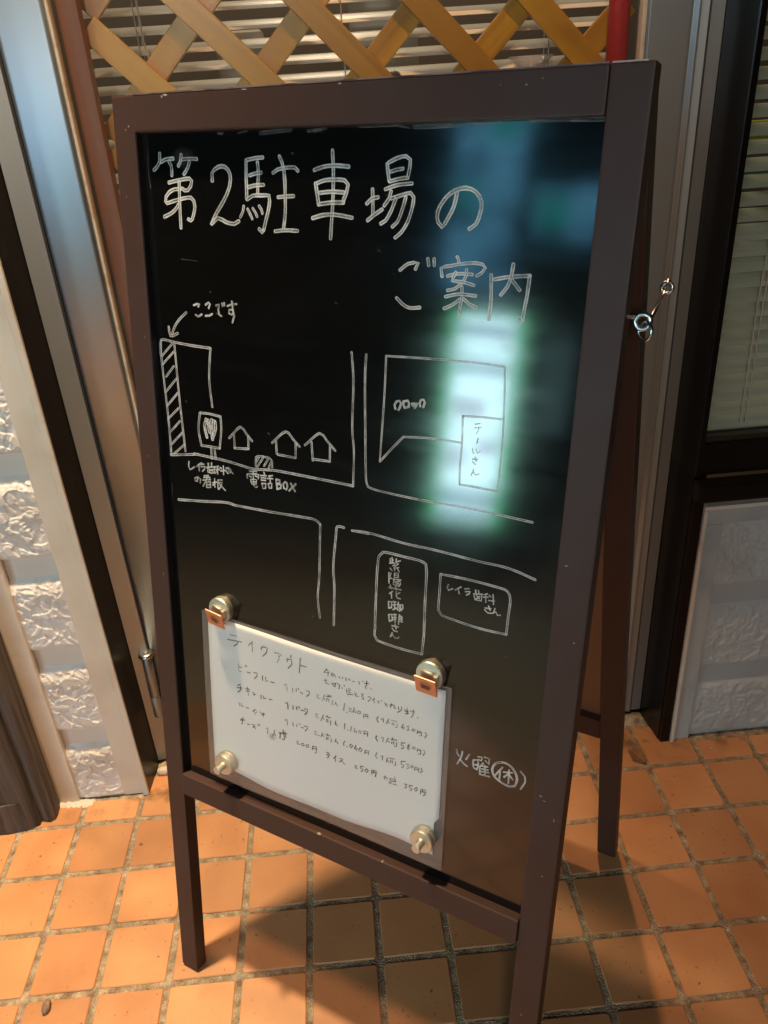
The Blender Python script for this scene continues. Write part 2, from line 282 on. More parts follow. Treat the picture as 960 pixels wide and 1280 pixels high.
def path_tube(pts, r, n=10, bm=None, closed=False):
    b = bm or bmesh.new(); pts = [Vector(p) for p in pts]; rings = []
    N = len(pts)
    up = Vector((0.31, 0.21, 0.93))
    for i, p in enumerate(pts):
        t = (pts[(i+1) % N]-pts[i-1]) if (closed or 0 < i < N-1) else (pts[1]-pts[0] if i == 0 else pts[-1]-pts[-2])
        t.normalize(); a = t.cross(up).normalized(); c = t.cross(a).normalized()
        rr = r[i] if isinstance(r, (list, tuple)) else r
        rings.append([b.verts.new(p + (a*math.cos(k*2*math.pi/n)+c*math.sin(k*2*math.pi/n))*rr) for k in range(n)])
    for i in range(N if closed else N-1):
        A, B_ = rings[i], rings[(i+1) % N]
        for k in range(n): b.faces.new((A[k], A[(k+1) % n], B_[(k+1) % n], B_[k]))
    if not closed: b.faces.new(rings[0][::-1]); b.faces.new(rings[-1])
    bmesh.ops.recalc_face_normals(b, faces=b.faces); return b
def lathe(o, ax, prof, n=24):
    """prof: list of (dist along ax, radius)"""
    b = bmesh.new(); ax = Vector(ax).normalized(); a = ax.orthogonal().normalized(); c = ax.cross(a); o = Vector(o); R = []
    for h, r in prof: R.append([b.verts.new(o+ax*h+(a*math.cos(k*2*math.pi/n)+c*math.sin(k*2*math.pi/n))*max(r, 1e-4)) for k in range(n)])
    for i in range(len(R)-1):
        for k in range(n): b.faces.new((R[i][k], R[i][(k+1) % n], R[i+1][(k+1) % n], R[i+1][k]))
    bmesh.ops.recalc_face_normals(b, faces=b.faces); return b
def prism(pts, z0, z1, bev=0.0):
    b = bmesh.new(); lo = [b.verts.new((x, y, z0)) for x, y in pts]; hi = [b.verts.new((x, y, z1)) for x, y in pts]; n = len(pts)
    b.faces.new(lo[::-1]); b.faces.new(hi)
    for i in range(n): b.faces.new((lo[i], lo[(i+1) % n], hi[(i+1) % n], hi[i]))
    bmesh.ops.recalc_face_normals(b, faces=b.faces)
    if bev: bmesh.ops.bevel(b, geom=b.edges[:], offset=bev, segments=2, profile=0.7, affect='EDGES')
    return b
def crom(P, step):
    """Catmull-Rom through P, roughly `step` apart"""
    if len(P) == 2: P = [P[0], (P[0]+P[1])/2, P[1]]
    closed = (P[0]-P[-1]).length < 1e-6
    Q = ([P[-2]] if closed else [2*P[0]-P[1]]) + P + ([P[1]] if closed else [2*P[-1]-P[-2]]); out = []
    for i in range(1, len(Q)-2):
        a, b_, c, d = Q[i-1:i+3]; n = max(1, min(8, int((c-b_).length/step)))
        for k in range(n):
            t = k/n; out.append(0.5*((2*b_)+(c-a)*t+(2*a-5*b_+4*c-d)*t*t+(3*b_-a-3*c+d)*t**3))
    out.append(P[-1]); return out

# ================================================================== THE FLOOR
floor = obj('floor', prism([(-70, -80), (90, -80), (90, 1.42), (-70, 1.42)], -1.0, -0.026), MT['mortar'], kind='structure', origin=(0, 0, 0))
J = 0.045                                               # half joint
def tile_mesh(name, w, h, seed):
    rnd = random.Random(seed); x, y = w/2-J, h/2-J; c = min(0.028, x*0.5, y*0.5); b = bmesh.new(); j = lambda: rnd.uniform(-.006, .006)
    P = [(-x+c, -y), (x-c, -y), (x, -y+c), (x, y-c), (x-c, y), (-x+c, y), (-x, y-c), (-x, -y+c)]; P = [(a+j(), d+j()) for a, d in P]
    def ring(k, z): return [b.verts.new(((a-k*(1 if a > 0 else -1)), (d-k*(1 if d > 0 else -1)), z)) for a, d in P]
    r0 = ring(0, -0.06); r1 = ring(0, -0.012); r2_ = ring(0.012, -0.001)
    for A, B_ in ((r0, r1), (r1, r2_)):
        for i in range(8): b.faces.new((A[i], A[(i+1) % 8], B_[(i+1) % 8], B_[i]))
    b.faces.new(r2_); bmesh.ops.recalc_face_normals(b, faces=b.faces)
    bmesh.ops.scale(b, vec=(S, S, S), verts=b.verts); me = bpy.data.meshes.new(name); b.to_mesh(me); b.free(); me.materials.append(MT['tile']); return me
full = [tile_mesh('tile', 1, 1, s) for s in range(4)]; cutw = [tile_mesh('cut_tile', 1, 0.54, 9+s) for s in range(2)]; cutd = tile_mesh('cut_tile', 1, 1.0, 20)
def lay(me, cx, cy):
    o = bpy.data.objects.new('tile', me); sc.collection.objects.link(o); o.parent = floor
    o.location = Vector((cx*S, cy*S, random.uniform(-0.0006, 0.0002)))
    o.rotation_euler = (random.uniform(-.006, .006), random.uniform(-.006, .006), random.choice((0, math.pi))+random.uniform(-.006, .006))
for c in range(-4, 19):
    for r in range(1, 12): lay(random.choice(full), c+.5, -r+.5)
    if c+.5 < 2.6 or c+.5 > 12.6: lay(random.choice(cutw), c+.5, 0.27)
    else: lay(cutd, c+.5, 0.5)

# ================================================================== LEFT SIDING AND ITS TRIMS
# stamped boards: a textured face overhanging a smooth recessed band, pitch 1.7
def board_bm(x0, x1, zt, rel=1.0, h=1.7, yb=0.68):
    """one siding board whose smooth band spans zt-0.44..zt and textured face from zt-h+... below; profile swept in x"""
    z0 = zt-0.46-(h-0.46)                                # bottom of textured face
    prof = [(yb+.1, z0), (yb-.04*rel, z0), (yb-.085*rel, z0+.04), (yb-.10*rel, z0+.10), (yb-.10*rel, zt-.60), (yb-.07*rel, zt-.48), (yb-.01, zt-.36), (yb-.005, zt), (yb+.1, zt)]
    b = bmesh.new(); n = len(prof)
    # densify the stamped part of the profile and stamp raised, knocked-down islands into it
    st = .010 if x1-x0 < 3 else .019
    P = [prof[0], prof[1]]
    for i in range(1, 6):
        (ya, za), (yc, zc) = prof[i], prof[i+1]; k = max(1, int(math.hypot(yc-ya, zc-za)/st))
        for j in range(1, k+1): P.append((ya+(yc-ya)*j/k, za+(zc-za)*j/k))
    ns = len(P); P += prof[7:]
    nx = int((x1-x0)/st); cols = []
    sm_ = lambda a_, c_, v_: (lambda t: t*t*(3-2*t))(max(0, min(1, (v_-a_)/(c_-a_))))
    for k in range(nx+1):
        x = x0+(x1-x0)*k/nx; col = []
        for i, (y, z) in enumerate(P):
            h = 0
            if 2 <= i < ns:
                q = Vector((x*1.12, z*1.12, zt)); w = noise.noise_vector(q*1.6)*.35; m1 = noise.noise((q+w)*5.2); m2 = noise.noise((q-w)*9.5+Vector((7, 3, 1)))
                fade = sm_(0, .10, x-x0)*sm_(0, .10, x1-x)*sm_(0, .05, z-z0)*sm_(0, .10, zt-.38-z)
                h = (.020*sm_(-.02, .07, m1)+.013*sm_(.02, .12, m2)+.010*math.exp(-(m1/.06)**2))*fade*(.55 if rel < 1 else .72)
            col.append(b.verts.new((x, y-h, z)))
        cols.append(col)
    N_ = len(P)
    for k in range(nx):
        for i in range(N_-1):
            f = b.faces.new((cols[k][i], cols[k+1][i], cols[k+1][i+1], cols[k][i+1])); f.material_index = 0 if i < ns-2 else 1; f.smooth = 1 < i < ns-1
    bmesh.ops.recalc_face_normals(b, faces=b.faces); return b
ls = thing('siding_wall', (0.5, 0.66, 0), 'white stamped siding in a pale painted surround, beside the old timber post', 'wall', None)
z = 1.60
zs = [1.60+1.7*i for i in range(0, 6)]
obj('upper_siding', box(-4.0, 2.68, .66, .80, 10.1, 21), MT['sidingsmooth'], ls)
obj('side_siding', box(-4.0, 1.45, .62, .80, 0, 10.1), MT['sidingsmooth'], ls)
for zt in zs:
    obj('siding_board', board_bm(1.86, 2.68, zt+0.0, h=1.7) if zt > 1.7 else board_bm(1.86, 2.68, zt, h=1.62), [MT['siding'], MT['sidingsmooth']], ls)
obj('left_casing', box(1.42, 1.88, 0.52, 0.80, 0.0, 21.0, 0.03, 2), MT['trim'], ls)
obj('right_casing', box(2.66, 3.005, 0.575, 0.80, 0.0, 21.0, 0.015, 2), MT['trim'], ls)
obj('edge_bead', box(3.005, 3.105, 0.515, 0.80, 0.0, 21.0, 0.02, 2), MT['trim'], ls)
obj('backing', box(-4.0, 3.10, 0.80, 1.25, 0, 21), MT['sidingsmooth'], ls)
# ragged caulk at the foot of the siding
def lump(x0, x1, y0, y1, h, n=14, seed=0):
    rnd = random.Random(seed); b = bmesh.new(); g = []
    m_ = 5
    for i in range(n+1):
        row = []
        for k in range(m_+1):
            f = math.sin(math.pi*k/m_); e = 1 if 0 < i < n else 0
            row.append(b.verts.new((x0+(x1-x0)*i/n+rnd.uniform(-.02, .02)*e, y0+(y1-y0)*k/m_+rnd.uniform(-.02, .02), -0.03+h*f*rnd.uniform(.5, 1.1)*e)))
        g.append(row)
    for i in range(n):
        for k in range(m_): b.faces.new((g[i][k], g[i+1][k], g[i+1][k+1], g[i][k+1]))
    bmesh.ops.recalc_face_normals(b, faces=b.faces)
    return b
obj('caulk', lump(1.5, 2.15, .38, .60, .07, 16, 3), MT['mortarlump'], ls, smooth=True)

# ================================================================== BLACK JAMBS OF THE DOORWAY
obj('door_jamb', prism([(3.105, .56), (3.16, 1.32), (3.16, 1.5), (3.108, 1.5)], 0.0, 21, 0.006), MT['brownblack'], label='brown-black painted jamb between the white siding and the aluminium door', cat='door jamb')
rj = thing('door_jamb', (12.4, 1.0, 0), 'black glossy jamb right of the aluminium door, running down beside the grey lower panel', 'door jamb')
obj('jamb_board', prism([(12.33, 1.5), (12.33, 1.28), (12.40, .62), (12.60, .62), (12.60, 1.5)], 0.0, 5.42, 0.01), MT['black'], rj)
obj('jamb_upper', prism([(12.325, 1.5), (12.325, 1.28), (12.37, .56), (12.39, .55), (12.47, .55), (12.47, 1.5)], 5.42, 21, 0.006), MT['black'], rj)
obj('corner_strip', prism([(12.41, .60), (12.43, .54), (12.585, .54), (12.585, .62)], 0.0, 5.28, 0.012), MT['black'], rj)

# ================================================================== ALUMINIUM DOOR
dr = thing('glazed_door', (7.7, 1.45, 0), 'aluminium framed shop door with tall glass, sheen of blue on its left stile', 'door')
obj('door_lining', prism([(3.165, 1.24), (3.445, 1.30), (3.445, 1.55), (3.165, 1.55)], 0.10, 21, 0.008), MT['alu2'], dr)
obj('gap_seal', box(3.447, 3.473, 1.315, 1.5, 2.5, 21), MT['rubber'], dr)
def stile(x0, x1, ridge=None):
    pts = [(x0, 1.52), (x0, 1.33), (x0+.02, 1.30)]
    n = 14
    for i in range(1, n): 
        t = i/n; pts.append((x0+.02+(x1-x0-.04)*t, 1.30-0.004*math.sin(math.pi*t)))
    pts += [(x1-.02, 1.30), (x1, 1.33), (x1, 1.52)]
    return prism(pts, 0.12, 21)
a_ = obj('door_stile', stile(3.475, 4.10), MT['alu'], dr, smooth=True); 
obj('door_stile', prism([(11.34, 1.52), (11.34, 1.36), (11.37, 1.33), (11.86, 1.30), (11.90, 1.30), (11.955, 1.26), (11.985, 1.26), (11.99, 1.52)], 0.12, 21, 0.006), MT['alu2'], dr)
obj('door_lining', prism([(11.995, 1.55), (12.0, 1.31), (12.10, 1.29), (12.14, 1.33), (12.320, 1.33), (12.320, 1.55)], 0.10, 21, 0.005), MT['alu2'], dr)
obj('kick_panel', box(4.10, 11.34, 1.38, 1.46, 0.9, 5.1, 0.01), MT['alu2'], dr)
obj('bottom_rail', box(4.10, 11.34, 1.31, 1.50, 0.12, 0.9, 0.02), MT['alu2'], dr)
obj('middle_rail', box(4.10, 11.34, 1.31, 1.50, 5.1, 5.65, 0.02), MT['alu2'], dr)
gl = obj('glass_pane', box(4.14, 11.30, 1.43, 1.46, 5.62, 20.5), MT['glass'], dr)
obj('glazing_bead', box(4.10, 4.145, 1.34, 1.50, 5.65, 20.6, 0.01), MT['gasket'], dr)
obj('glazing_bead', box(11.285, 11.34, 1.34, 1.50, 5.65, 20.6, 0.01), MT['gasket'], dr)
obj('threshold', lump(3.1, 12.4, 1.02, 1.42, .10, 60, 5), MT['mortar'], dr, smooth=True)
# pivot hinge: a round barrel with a bright collar, in front of the seal
hg = obj('pivot_hinge', lathe((3.40, 1.20, 1.22), (0.02, 0.02, 1), [(0, 0.0), (0, .075), (.03, .085), (.45, .085), (.46, .078), (.47, .088), (1.30, .088), (1.32, .07)], 20), MT['alu2'], dr, smooth=True, label='slim metal barrel of the door pivot with a bright collar')
obj('collar', lathe((3.427, 1.227, 2.53), (0, 0, 1), [(0, .07), (0, .12), (.03, .135), (.07, .12), (.085, .07), (.06, .0)], 20), MT['chrome'], hg, smooth=True)
# soft lump of pale mortar at the left foot of the door
def rock(c, r, seed, sq=(1, 1, .6)):
    b = bmesh.new(); bmesh.ops.create_icosphere(b, subdivisions=2, radius=1); rnd = random.Random(seed)
    for v in b.verts: v.co *= rnd.uniform(.82, 1.12); v.co = Vector((v.co.x*r*sq[0], v.co.y*r*sq[1], max(v.co.z, -.7)*r*sq[2]))+Vector(c)
    return b
obj('mortar_lump', rock((3.30, 1.02, .03), .12, 4, (1.2, .7, .9)), MT['mortarlump'], label='small white lump of mortar at the left foot of the door', cat='mortar lump', smooth=True)

# ================================================================== BEHIND THE GLASS: STAINED POST, LATTICE, BLIND, ROOM
obj('wooden_post', box(4.165, 4.42, 1.56, 1.80, 5.0, 20.5, 0.02, 2), MT['redwood'], label='reddish brown stained post just inside the door glass, left of the lattice', cat='post')
lt = thing('lattice', (7.8, 1.85, 5.6), 'yellow varnished wooden lattice standing behind the door glass', 'lattice')
def lath(xc, sgn, y0, y1, zlo=5.2, zhi=13.8):
    """lath at 45 degrees crossing x=xc at z=11.5; clipped to the opening"""
    X0, X1 = 4.43, 11.28
    P = []
    # parameter: x = xc - sgn*(z-11.5)
    za, zb = zlo, zhi
    f = lambda z: xc-sgn*(z-11.5)
    zs_ = sorted([11.5-sgn*(X0-xc), 11.5-sgn*(X1-xc)]); za = max(za, zs_[0]); zb = min(zb, zs_[1])
    if zb-za < .25: return
    a = Vector((f(za), 0, za)); c = Vector((f(zb), 0, zb)); X = (c-a).normalized(); L = (c-a).length; Z = Vector((0, -1, 0)); Y = Z.cross(X)
    ctr = (a+c)/2
    b = box(-L/2, L/2, -.155, .155, -(y1-y0)/2, (y1-y0)/2, .012, 2)
    # keep object axes along the lath for the grain
    M3 = Matrix((X, Y, Z)).transposed()
    bmesh.ops.scale(b, vec=(S, S, S), verts=b.verts); me = bpy.data.meshes.new('lath'); b.to_mesh(me); b.free(); me.materials.append(MT['pine'])
    o = bpy.data.objects.new('lath', me); sc.collection.objects.link(o); o.parent = lt
    o.matrix_local = Matrix.Translation((Vector((ctr.x, (y0+y1)/2, ctr.z))*S)-lt.location) @ M3.to_4x4()
for i in range(-4, 10): lath(4.70+1.4*i, 1, 1.80, 1.88)
for i in range(-4, 10): lath(5.42+1.42*i, -1, 1.89, 1.97)
obj('lattice_frame', box(4.43, 11.28, 1.80, 1.97, 5.65, 5.95, .02, 2), MT['redwood'], lt)

bl = thing('venetian_blind', (7.8, 2.6, 5.6), 'open pale venetian blind behind the yellow lattice', 'blind')
def slat_mesh(x0, x1, dep, ang, m, arc=.02):
    b = bmesh.new(); n = 4; R = []
    for k in range(n+1):
        t = k/n-.5; y = dep*t; z = -arc*(4*t*t)+arc; yy = y*math.cos(ang)-z*math.sin(ang); zz = y*math.sin(ang)+z*math.cos(ang)
        R.append([b.verts.new((x, yy, zz)) for x in (x0, x1)])
    for k in range(n): b.faces.new((R[k][0], R[k][1], R[k+1][1], R[k+1][0]))
    bmesh.ops.recalc_face_normals(b, faces=b.faces)
    ex = bmesh.ops.solidify(b, geom=b.faces[:], thickness=.006)
    bmesh.ops.scale(b, vec=(S, S, S), verts=b.verts); me = bpy.data.meshes.new('slat'); b.to_mesh(me); b.free(); me.materials.append(m); return me
sm = slat_mesh(-3.6, 3.6, .26, math.radians(27), MT['slat'])
i = 0
while 5.3+.222*i < 14:
    o = bpy.data.objects.new('slat', sm); sc.collection.objects.link(o); o.parent = bl
    o.location = Vector((random.uniform(-.02, .02), 0, 5.3+.222*i-5.6))*S; o.rotation_euler = (random.uniform(-.03, .03), random.uniform(-.0015, .0015), 0); i += 1
for x in (4.9, 7.6, 10.4):
    b = bmesh.new()
    for y in (2.47, 2.73): path_tube([(x, y, 5.4), (x+.01, y, 9), (x, y, 14)], .008, 5, b)
    obj('ladder_cord', b, MT['cord'], bl)
rod = obj('tilt_wand', path_tube([(4.95, 2.40, 14), (4.99, 2.38, 11.6), (5.2, 2.36, 10.2)], .012, 6), MT['cord'], bl)

room = thing('shop_interior', (8, 10, 0), 'dim brown room seen through the open blind slats', 'room')
obj('back_wall', box(-4, 22, 18, 18.4, 0, 26), MT['roomwall'], room)
obj('side_wall', box(-4.4, -4, 2.9, 18.4, 0, 26), MT['roomwall'], room)
obj('side_wall', box(22, 22.4, 2.9, 18.4, 0, 26), MT['roomwall'], room)
obj('ceiling', box(-4.4, 22.4, 1.6, 18.4, 26, 26.4), MT['roomwall'], room)
obj('floor_boards', box(-4.4, 22.4, 1.55, 18.4, 0.0, 0.2), MT['roomwall'], room)
obj('display_box', box(5.75, 6.45, 4.0, 4.6, 10.6, 11.75, .03), MT['whitecard'], label='pale upright box inside the shop, behind the second lattice diamond', cat='box')
obj('display_card', box(7.75, 8.75, 3.6, 3.7, 11.05, 12.2, .01), MT['whitecard'], label='wide white card inside the shop, behind the middle of the lattice', cat='card')
obj('dark_shelf', box(5.4, 11.2, 2.02, 2.38, 10.80, 10.92, .01), MT['roomwall'], label='narrow dark shelf inside the door glass, behind the top rail of the sign', cat='shelf')
obj('display_table', box(5.2, 9.4, 3.4, 5.2, 10.2, 10.6, .02), MT['roomwall'], label='dark table inside the shop holding the white box and card', cat='table')
obj('table_leg', box(5.3, 5.6, 3.6, 4.0, .2, 10.2), MT['roomwall'], label='dark leg under the display table inside the shop', cat='table leg')
bw = obj('glass_bowl', lathe((10.10, 2.2, 10.925), (0, 0, 1), [(0, .02), (0, .14), (.05, .15), (.16, .24), (.22, .29), (.225, .31), (.20, .30), (.14, .20), (.06, .11), (.05, .0)], 28), MT['bowlglass'], label='small clear glass bowl on the shelf behind the door glass', cat='bowl', smooth=True)
bw2 = obj('glass_jar', lathe((7.95, 2.2, 10.925), (0, 0, 1), [(0, .02), (0, .12), (.02, .13), (.20, .13), (.22, .11), (.25, .12), (.27, .12), (.27, .0)], 24), MT['bowlglass'], label='short clear glass jar on the shelf, just above the middle of the sign', cat='jar', smooth=True)
obj('jar_lid', lathe((8.25, 2.22, 10.925), (0, 0, 1), [(0, .0), (0, .10), (.09, .10), (.14, .06), (.16, .0)], 20), MT['chrome'], label='bright metal cap beside the clear jar on the shelf', cat='cap', smooth=True)
obj('red_pole', lathe((11.09, 1.66, 5.7), (0, 0, 1), [(0, 0), (0, .135), (15, .135), (15, 0)], 28), MT['red'], label='bright red pole standing inside the glass above the sign', cat='pole', smooth=True)

# ================================================================== RIGHT WINDOW WITH CLOSED BLIND
wn = thing('side_window', (14.5, .8, 5.4), 'black framed window with an olive closed blind, right of the doorway', 'window')
obj('frame_bottom', prism([(12.47, .58), (18, .58), (18, 1.3), (12.47, 1.3)], 5.42, 5.93, .01), MT['black'], wn)
obj('frame_lip', box(12.47, 18, .62, .78, 5.93, 6.02, .01), MT['darkmetal'], wn)
ob = prism([(12.40, .36), (18, .36), (18, .62), (12.40, .62)], 5.04, 5.36, .06)
obj('sill', ob, MT['black'], wn)
obj('glass_pane', box(12.47, 18, .76, .78, 6.0, 20), MT['glass'], wn)
b2 = thing('venetian_blind', (15.2, 1.0, 6.0), 'olive grey blind with nearly closed slats inside the right window', 'blind')
smc = slat_mesh(-2.6, 2.6, .25, math.radians(54), MT['slat2'], .032)
smo = slat_mesh(-2.6, 2.6, .25, math.radians(36), MT['slat2'], .028)
for i in range(38):
    zz = 6.12+.212*i
    o = bpy.data.objects.new('slat', smo if zz > 9.0 else smc); sc.collection.objects.link(o); o.parent = b2
    o.location = Vector((random.uniform(-.02, .02), 0, zz-6.0))*S; o.rotation_euler = (random.uniform(-.04, .04), random.uniform(-.003, .003), 0)
for x, k in ((13.12, 0), (13.2, 1)):
    obj('ladder_cord', path_tube([(x, .86, 6.1), (x-.03, .855, 8), (x+.05, .86, 10), (x, .86, 13.6)], .007, 5), MT['cord'], b2)
obj('bottom_bar', box(12.6, 17.8, .93, 1.07, 5.98, 6.06, .02), MT['slat2'], b2)
obj('yellow_packet', box(12.62, 13.4, 1.5, 1.7, 9.9, 10.2, .01), mat('yellow_print', (.6, .6, .05), .5), label='yellow packet behind the upper slats of the right blind', cat='packet')
obj('green_packet', box(12.62, 13.4, 1.5, 1.7, 9.35, 9.6, .01), mat('green_print', (.08, .4, .22), .5), label='green packet behind the slats of the right blind, under the yellow one', cat='packet')
obj('goods_shelf', box(12.5, 17.5, 1.4, 2.2, 9.1, 9.2), MT['darkmetal'], label='metal shelf behind the right blind', cat='shelf')

# lower panel right of the doorway
rp = thing('lower_panel', (14, .66, 0), 'grey stamped panel in a grey frame with a pale rim, under the right window', 'wall panel')
for zt in (4.56, 3.30, 1.60):
    pass
def pb(zt, h): return board_bm(12.94, 17.0, zt, rel=.45, h=h)
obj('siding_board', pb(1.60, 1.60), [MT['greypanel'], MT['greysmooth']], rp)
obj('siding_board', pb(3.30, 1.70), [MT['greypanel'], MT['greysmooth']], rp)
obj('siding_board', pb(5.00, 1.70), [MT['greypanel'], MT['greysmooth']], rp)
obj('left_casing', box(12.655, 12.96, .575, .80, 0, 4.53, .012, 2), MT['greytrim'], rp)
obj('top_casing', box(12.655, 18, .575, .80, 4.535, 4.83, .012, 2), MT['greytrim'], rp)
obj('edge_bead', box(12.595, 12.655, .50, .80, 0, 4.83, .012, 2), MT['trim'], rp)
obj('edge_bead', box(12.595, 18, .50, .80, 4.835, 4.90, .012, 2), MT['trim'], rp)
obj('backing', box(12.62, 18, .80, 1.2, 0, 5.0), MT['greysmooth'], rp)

# ================================================================== WEATHERED TIMBER POST, FRONT LEFT
wp = thing('timber_post', (1.0, .3, 0), 'weathered grey-brown timber post with a thick foot, left of the white siding', 'post')
def noisy_prism(pts, z0, z1, nz, amp, seed, taper=None):
    rnd = random.Random(seed); b = bmesh.new(); R = []
    for k in range(nz+1):
        t = k/nz; z_ = z0+(z1-z0)*t; row = []
        for i, (x, y) in enumerate(pts):
            a = amp*math.sin(i*2.1+seed)*math.sin(z_*0.9+i)+rnd.uniform(-amp, amp)*.25
            row.append(b.verts.new((x+a, y+a*.6, z_+(rnd.uniform(-.02, .02) if k in (0, nz) else 0))))
        R.append(row)
    n = len(pts)
    for k in range(nz):
        for i in range(n): b.faces.new((R[k][i], R[k][(i+1) % n], R[k+1][(i+1) % n], R[k+1][i]))
    b.faces.new(R[0][::-1]); b.faces.new(R[-1]); bmesh.ops.recalc_face_normals(b, faces=b.faces)
    return b
obj('post_board', noisy_prism([(-1.2, .02), (.6, .00), (1.20, .02), (1.31, .08), (1.33, .5), (-1.2, .5)], 0.0, 18, 60, .015, 2), MT['oldwood'], wp)
obj('side_board', noisy_prism([(1.32, .16), (1.46, .11), (1.55, .17), (1.57, .28), (1.55, .51), (1.335, .51)], 0.0, 18, 60, .012, 5), MT['oldwood'], wp)
obj('foot_board', noisy_prism([(-1.2, -.22), (.2, -.10), (.75, -.04), (1.15, .01), (-1.2, .015)], 0.0, .62, 6, .02, 8), MT['oldwood'], wp)

# ================================================================== THE A-FRAME BLACKBOARD
O = Vector((4.1715, -2.7393, 0)); PSI = -0.5837; TAU = 0.1707; W, HH = 5.0754, 11.1685
U = Vector((math.cos(PSI), math.sin(PSI), 0)); Bk = Vector((-math.sin(PSI), math.cos(PSI), 0))
V = Vector((0, 0, math.cos(TAU)))+Bk*math.sin(TAU); N = -U.cross(V)
if N.y > 0: N = -N
sg = thing('sandwich_board', tuple(O+U*2.5+Bk*1.5), 'brown framed A-shaped blackboard with white handwriting and a parking map', 'sandwich board')
SW = .277; TH = .19
def fb(u0, u1, v0, v1, d0, d1, bev=.018, seg=2, name='', m='paint', parent=None, **k):
    return obj(name, obox(O, U, V, N, u0, u1, v0, v1, d0, d1, bev, seg), MT[m], parent or sg, **k)
fb(0, SW, .035, HH, -TH, 0, name='stile')
rs = fb(W-SW, W+.03, .035, HH, -TH, 0, name='stile')
fb(SW+.004, W-SW-.004, HH-.33, HH-.005, -TH+.01, .012, name='top_rail')
fb(SW+.004, W-SW-.004, 3.134, 3.44, -TH+.01, .03, name='bottom_rail', bev=.022)
pn = fb(SW-.01, W-SW+.01, 3.40, HH-.30, -.118, -.083, bev=0, name='blackboard_panel', m='board')
fb(SW+.001, SW+.010, 3.45, HH-.335, -.084, -.006, bev=0, name='inner_reveal', m='boardedge')
# rear frame, hinged at the top
O2 = Vector((10.79, -1.79, 0))-U*W
b0 = (O2-O).dot(Bk); V2v = Vector((0, 0, 11.0))+Bk*(2.32-b0); L2 = V2v.length; V2 = V2v/L2; N2 = -U.cross(V2)
if N2.y > 0: N2 = -N2
def rb(u0, u1, v0, v1, d0, d1, name, m='paint', bev=.018): return obj(name, obox(O2, U, V2, N2, u0, u1, v0, v1, d0, d1, bev, 2), MT[m], sg)
H2 = L2-.05
rb(0, SW, 0.045, H2, -TH, 0, 'rear_stile'); rb(W-SW, W, 0.045, H2, -TH, 0, 'rear_stile')
rb(SW+.004, W-SW-.004, H2-.33, H2-.01, -TH+.01, -.01, 'rear_top_rail'); rb(SW+.004, W-SW-.004, 2.98, 3.36, -TH+.01, -.01, 'rear_bottom_rail')
rb(SW-.01, W-SW+.01, 3.34, H2-.30, -.15, -.12, 'rear_panel', 'hardboard', 0)
for u in (.6, W-.6):                                     # butterfly hinges across the top gap
    p0 = O+U*u+V*(HH-.16)-N*(TH+.02); p1 = O2+U*u+V2*(H2-.16)
    h_ = tube(p0-U*.16, p0+U*.16, .03, n=10); 
    obj('hinge', h_, MT['darkmetal'], sg, smooth=False)
    obj('hinge_leaf', obox((p0+p1)/2, U, (p1-p0).normalized(), U.cross((p1-p0).normalized()), -.15, .15, -(p1-p0).length/2, (p1-p0).length/2, -.01, .01), MT['darkmetal'], sg)
# top bridge block on the right end (pale edge)
# stay hook: ring on the front stile, rod to an eye on the rear stile
def ring_pts(c, a, b_, r, n=20): return [c+a*math.cos(2*math.pi*i/n)*r+b_*math.sin(2*math.pi*i/n)*r*1.0 for i in range(n)]
ve = 9.47
pe = O+U*(W+.07)+V*ve-N*.10
eye = obj('screw_eye', path_tube(ring_pts(pe+U*.075-V*.03, U, V, .056), .019, 8, closed=True), MT['chrome'], sg, smooth=True)
obj('eye_shank', tube(pe-U*.06, pe+U*.02, .02, n=8), MT['chrome'], sg)
ring2 = path_tube(ring_pts(pe+U*.10-V*.10, (U*.8+N*.6).normalized(), V, .07), .014, 8, closed=True)
obj('hook_eye', ring2, MT['chrome'], sg, smooth=True)
pr = O2+U*(W+.13)+V2*(ve-.04)-N2*.06
obj('stay_rod', path_tube([pe+U*.12-V*.02, pe*.5+pr*.5+U*.09+V*.02, pr+U*.02, pr+U*.06+V*.10], .017, 8), MT['chrome'], sg, smooth=True)
obj('screw_eye', path_tube(ring_pts(pr+U*.05+V*.03, U, V, .045), .018, 8, closed=True), MT['chrome'], sg, smooth=True)
# paint chips and scratches on the frame
def chip(u, v, ru, rv, seed, surf=.0015, d=0.0):
    rnd = random.Random(seed); b = bmesh.new(); n = 9
    vs = [b.verts.new(O+U*(u+ru*math.cos(2*math.pi*i/n)*rnd.uniform(.5, 1))+V*(v+rv*math.sin(2*math.pi*i/n)*rnd.uniform(.5, 1))+N*(d+surf)) for i in range(n)]
    b.faces.new(vs); return b
k = 0
for (u, v, ru, rv, d) in ((.20, HH-.27, .010, .013, 0), (.16, HH-.30, .010, .008, 0), (.70, HH-.022, .035, .012, .012), (.66, HH-.035, .012, .018, .012), (1.62, HH-.02, .04, .007, .012),
                          (2.6, HH-.025, .018, .009, .012), (4.2, HH-.11, .013, .008, .012), (4.32, HH-.075, .008, .007, .012), (4.0, HH-.10, .006, .006, .012), (.10, HH-.9, .006, .012, 0), (.2, 8.9, .006, .012, 0),
                          (.12, 7.6, .006, .01, 0), (.21, 6.2, .006, .02, 0), (W-.2, 5.02, .02, .012, 0), (W-.16, 4.98, .022, .006, 0), (W-.05, 4.8, .005, .03, 0), (W-.1, 4.1, .012, .008, 0), (W-.2, 7.4, .02, .006, 0), (W-.15, 2.2, .01, .012, 0), (W-.06, 6.7, .012, .012, 0)):
    obj('paint_chip', chip(u, v, ru, rv, k, d=d), MT['chip'], sg); k += 1
